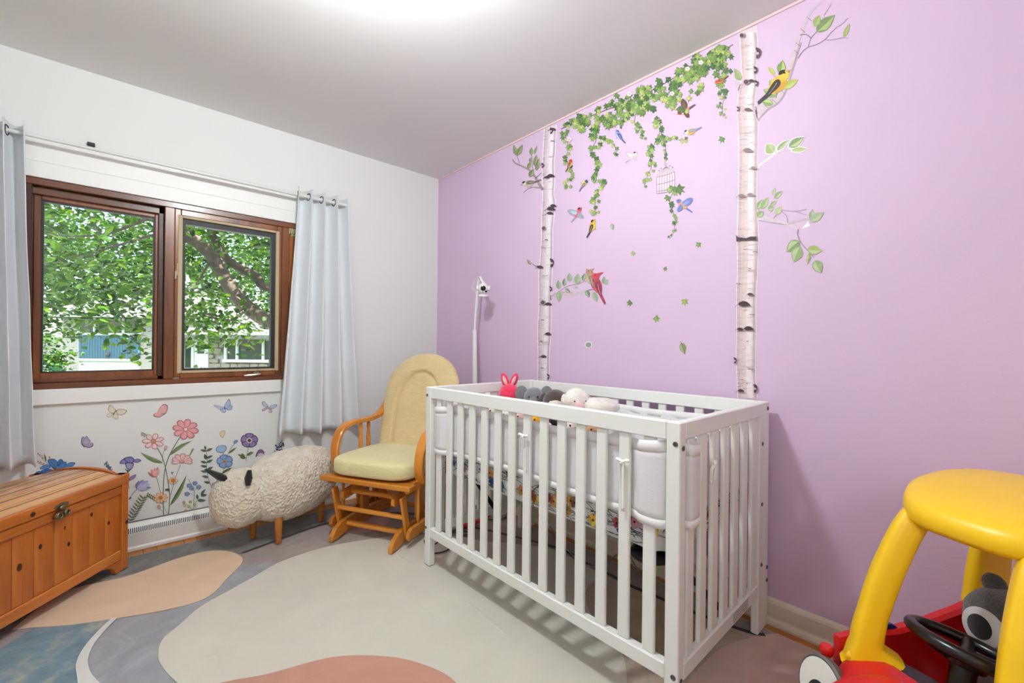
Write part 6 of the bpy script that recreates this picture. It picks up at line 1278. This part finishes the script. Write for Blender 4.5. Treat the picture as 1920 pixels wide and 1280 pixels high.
for pts, n, r0, r1, sp_, lb in (
  ([(1058, 248), (1066, 275), (1062, 300), (1074, 325), (1062, 342), (1070, 354)], 24, 7.5, 5, 7, 'ivy strand sticker hanging closest to the left birch'),
  ([(1112, 240), (1118, 262), (1108, 285), (1122, 310), (1118, 335), (1128, 345), (1118, 365), (1116, 388), (1115, 404)], 46, 9, 6, 11, 'longest ivy strand sticker ending at the goldfinch'),
  ([(1122, 258), (1140, 262), (1152, 272), (1156, 290)], 14, 8, 5.5, 7, 'short ivy strand sticker beneath the blue jay'),
  ([(1172, 215), (1168, 228), (1164, 240)], 9, 7, 5, 7, 'small ivy tuft sticker hanging just above the blue jay'),
  ([(1194, 205), (1190, 230), (1200, 245), (1206, 262)], 15, 8, 6, 9, 'ivy strand sticker with curled tendril in the middle of the wall'),
  ([(1236, 220), (1238, 245), (1228, 268), (1220, 290), (1222, 312), (1213, 332), (1208, 350)], 34, 9.5, 5, 10, 'ivy strand sticker left of the birdcage'),
  ([(1246, 262), (1262, 258), (1278, 264), (1290, 258)], 9, 7, 5, 5, 'sideways ivy tendril sticker under the blue tit'),
  ([(1246, 264), (1249, 285), (1247, 306)], 10, 5.5, 4.5, 5, 'thin ivy strand sticker holding the birdcage'),
  ([(1268, 352), (1256, 375), (1262, 398), (1266, 415), (1263, 435), (1256, 448)], 14, 10, 4, 6, 'ivy strand sticker trailing below the birdcage'),
  ([(1352, 110), (1362, 135), (1350, 160), (1358, 180), (1354, 200), (1356, 220)], 34, 10, 4, 12, 'ivy strand sticker beside the right birch')):
    d = Dec('x'); d.dk = .00001; strand(d, pts, n, r0, r1, sp_, rr); d.done('ivy_sticker', lb, 'wall sticker')
for (x, y, r_, a, lb) in ((1354, 260, 9, 1.9, 'yellow-green'), (1188, 474, 6.5, 2.2, 'small dark green'), (1247, 503, 6, 1.0, 'tiny green'), (1310, 457, 8, 1.7, 'green lobed'), (1182, 567, 8, 2.4, 'grey-green'), (1284, 564, 9.5, 1.5, 'large dark green'), (1230, 596, 9, .9, 'drab green')):
    d = Dec('x'); ivy(d, (x, y), r_*1.15, a, rr)
    where = {1354: 'beside the right birch below the strand', 1188: 'high in the middle of the lilac wall', 1247: 'below the trailing strand', 1310: 'between birdcage strand and right birch', 1182: 'right of the cardinals', 1284: 'above the crib back rail near the right birch', 1230: 'lowest lobed one above the crib'}[x]
    d.done('leaf_sticker', f'{lb} ivy leaf sticker {where}', 'wall sticker')
d = Dec('x'); d.disc((1103.5, 646), 7, 'EFE9EC'); d.disc((1103.5, 646.3), 5.6, '8FA08C'); d.done('leaf_sticker', 'round grey-green leaf sticker with white rim above crib rail')
d = Dec('x'); d.leaf((1278, 642), (1284, 664), 13, '8A9468', 'A6AE84'); d.stroke([(1276, 640), (1280, 650), (1285, 664)], .8, '4E4A30'); d.done('leaf_sticker', 'oval drab leaf sticker with dark tip above crib rail')
d = Dec('x'); d.leaf((1147, 419), (1150, 432), 8, '8A9C82', 'A6B49C'); d.done('leaf_sticker', 'small oval grey-green leaf sticker right of the goldfinch')
d = Dec('x'); cage = '8A6A6E'
xa, xb2, yb = 1232, 1265, 363; top = (1249, 312)
d.poly([(1232, 332), (1234, 324), (1240, 316), (1249, 311), (1257, 312), (1263, 317), (1265, 324), (1265, 357), (1232, 363)], 'E2C9DC')
for i in range(8):
    t = i/7; x = 1232+33*t; d.stroke([(x, 362.5-6*t), (x, 334-8*t), (x+(top[0]-x)*.35, 322-4*t), top], .75, cage)
for y0_, y1_ in ((332, 322), (346, 337), (359, 352), (363, 356)): d.stroke([(1232, y0_), (1249, (y0_+y1_)/2+1), (1265, y1_)], 1, cage)
d.disc((1248.5, 309), 2.4, cage); d.disc((1248.5, 309), 1.4, 'E2C9DC')
for x, y in ((1236, 320), (1240, 316), (1256, 311), (1261, 314)): d.disc((x, y), 1.3, cage)
ivy(d, (1261, 352), 11, 1.9, rr); ivy(d, (1273, 354), 15, .5, rr); ivy(d, (1256, 356), 9, 2.5, rr); d.done('birdcage_sticker', 'domed birdcage sticker wrapped in ivy leaves on the lilac wall')
def bird(c, L, ang, body, wing, head, breast, label, fly=False, crest=False, cap=None, tail=None, flip=1):
    d = Dec('x'); d.k = 50; f = lambda x, y: (c[0]+L*(x*cos(ang)-flip*y*sin(ang)), c[1]+L*(x*sin(ang)+flip*y*cos(ang)))      # x towards the head, y towards the belly
    d.poly([f(*p) for p in ((-.22, -.03), (-.62, -.05), (-.66, .02), (-.22, .08))], tail or wing)
    d.stroke([f(0, .16), f(-.02, .3)], .5, '5A4A44')
    d.smooth([f(*p) for p in ((.30, -.02), (.2, -.13), (0, -.15), (-.26, -.04), (-.2, .10), (.02, .19), (.22, .15))], body)
    d.smooth([f(*p) for p in ((.24, .08), (.05, .06), (-.18, .09), (.0, .18), (.18, .15))], breast)
    d.smooth([f(*p) for p in ((.22, -.15), (.34, -.17), (.43, -.08), (.42, .03), (.32, .09), (.22, .02))], head)
    if cap: d.smooth([f(*p) for p in ((.22, -.13), (.31, -.18), (.42, -.11), (.34, -.07))], cap)
    if crest: d.poly([f(*p) for p in ((.26, -.14), (.36, -.36), (.41, -.10))], head)
    d.poly([f(*p) for p in ((.42, -.06), (.52, -.01), (.42, .02))], 'B98A4A' if not crest else 'C96A4A'); d.disc(f(.36, -.06), max(.6, L*.022), '141414')
    if fly:
        d.smooth([f(*p) for p in ((.12, -.10), (.0, -.50), (-.2, -.62), (-.28, -.3), (-.12, -.05))], wing); d.smooth([f(*p) for p in ((.08, -.08), (-.02, -.36), (-.14, -.42), (-.16, -.18), (-.06, -.04))], tuple(min(1, v*1.5) for v in lin(wing)))
        d.smooth([f(*p) for p in ((.14, .04), (.12, .38), (-.04, .42), (-.1, .1))], wing)
    else:
        d.smooth([f(*p) for p in ((.14, -.06), (0, -.10), (-.36, -.02), (-.34, .04), (-.02, .08), (.12, .04))], wing); d.stroke([f(.05, -.03), f(-.1, .0), f(-.3, .02)], .7, 'D9D2CC', .3)
    return d.done('bird_sticker', label, 'wall sticker')
bird((1456, 160), 76, -.80, 'DDB63E', '3A3230', 'E2BE48', 'C9973C', 'large yellow goldfinch sticker perched on the right birch branch', cap='2A2424', tail='3A3230', flip=1)
bird((994, 343), 34, pi-.25, '9A9478', '6E6860', 'CFC6C0', 'C3B89C', 'chickadee sticker on the left birch branch', cap='26222A', flip=-1)
bird((1068, 309), 24, -1.1, 'B5752E', '6A4A2A', 'C9402A', 'D9B48A', 'orange goldfinch sticker clinging to the first ivy strand')
bird((1095, 346), 24, -1.0, 'D9B03A', '5E6E8C', '46587E', 'E2C04A', 'blue-capped yellow tit sticker on ivy at the left', cap='3A4E86', flip=-1)
bird((1162, 255), 28, pi+.9, '5E78A8', '3E5690', '8AA0C8', 'B9C4DA', 'blue jay sticker at the end of an ivy tendril', crest=False, cap='3A5294', flip=-1)
bird((1083, 401), 30, -.95, 'C86A74', '9AA0AE', 'B94A58', 'D98A90', 'pink-breasted finch sticker flying left of the long strand', fly=True, cap='3A3238')
bird((1110, 426), 34, -1.15, 'CDA63A', '3E3834', 'D2AC40', 'D9BC5A', 'yellow goldfinch sticker clinging to the tip of the long strand', cap='2A2624')
bird((1186, 294), 26, -.7, 'D6C6BC', 'C9B4C6', 'E0D6D4', 'D9BE94', 'pale chickadee sticker flying in the middle of the wall', fly=True, cap='2E2830')
bird((1285, 207), 34, pi-.5, 'B08A6A', '5E4636', '8A3A3A', 'DCC6B4', 'brown sparrow sticker flying under the garland', fly=True, flip=-1)
bird((1297, 246), 32, pi+.35*-1, 'D9A850', '8088A0', 'D6D2CE', 'D9A040', 'blue tit sticker above the sideways tendril', cap='3A3E56', flip=-1)
bird((1281, 385), 34, pi+.65, 'CF9A6A', '6E78B4', '6A74B0', 'D9A878', 'bluebird sticker flying right of the birdcage', fly=True, flip=-1)
bird((1352, 151), 26, pi-.5, 'A85A38', '7A4230', 'D2583A', 'D9764A', 'red-headed bird sticker hidden in ivy by the right birch', flip=-1)
d = None
bird((1108, 523), 42, -2.0, 'A89A7C', '8A7A68', 'B08A78', 'BCA98A', 'tan female cardinal sticker beside the red one', crest=True, flip=-1)
bird((1121, 536), 56, -1.95, 'B44A5A', '8A3A4E', 'C24A58', 'C25A66', 'red cardinal sticker on the left birch lower branch', crest=True, tail='A03E52', flip=-1)
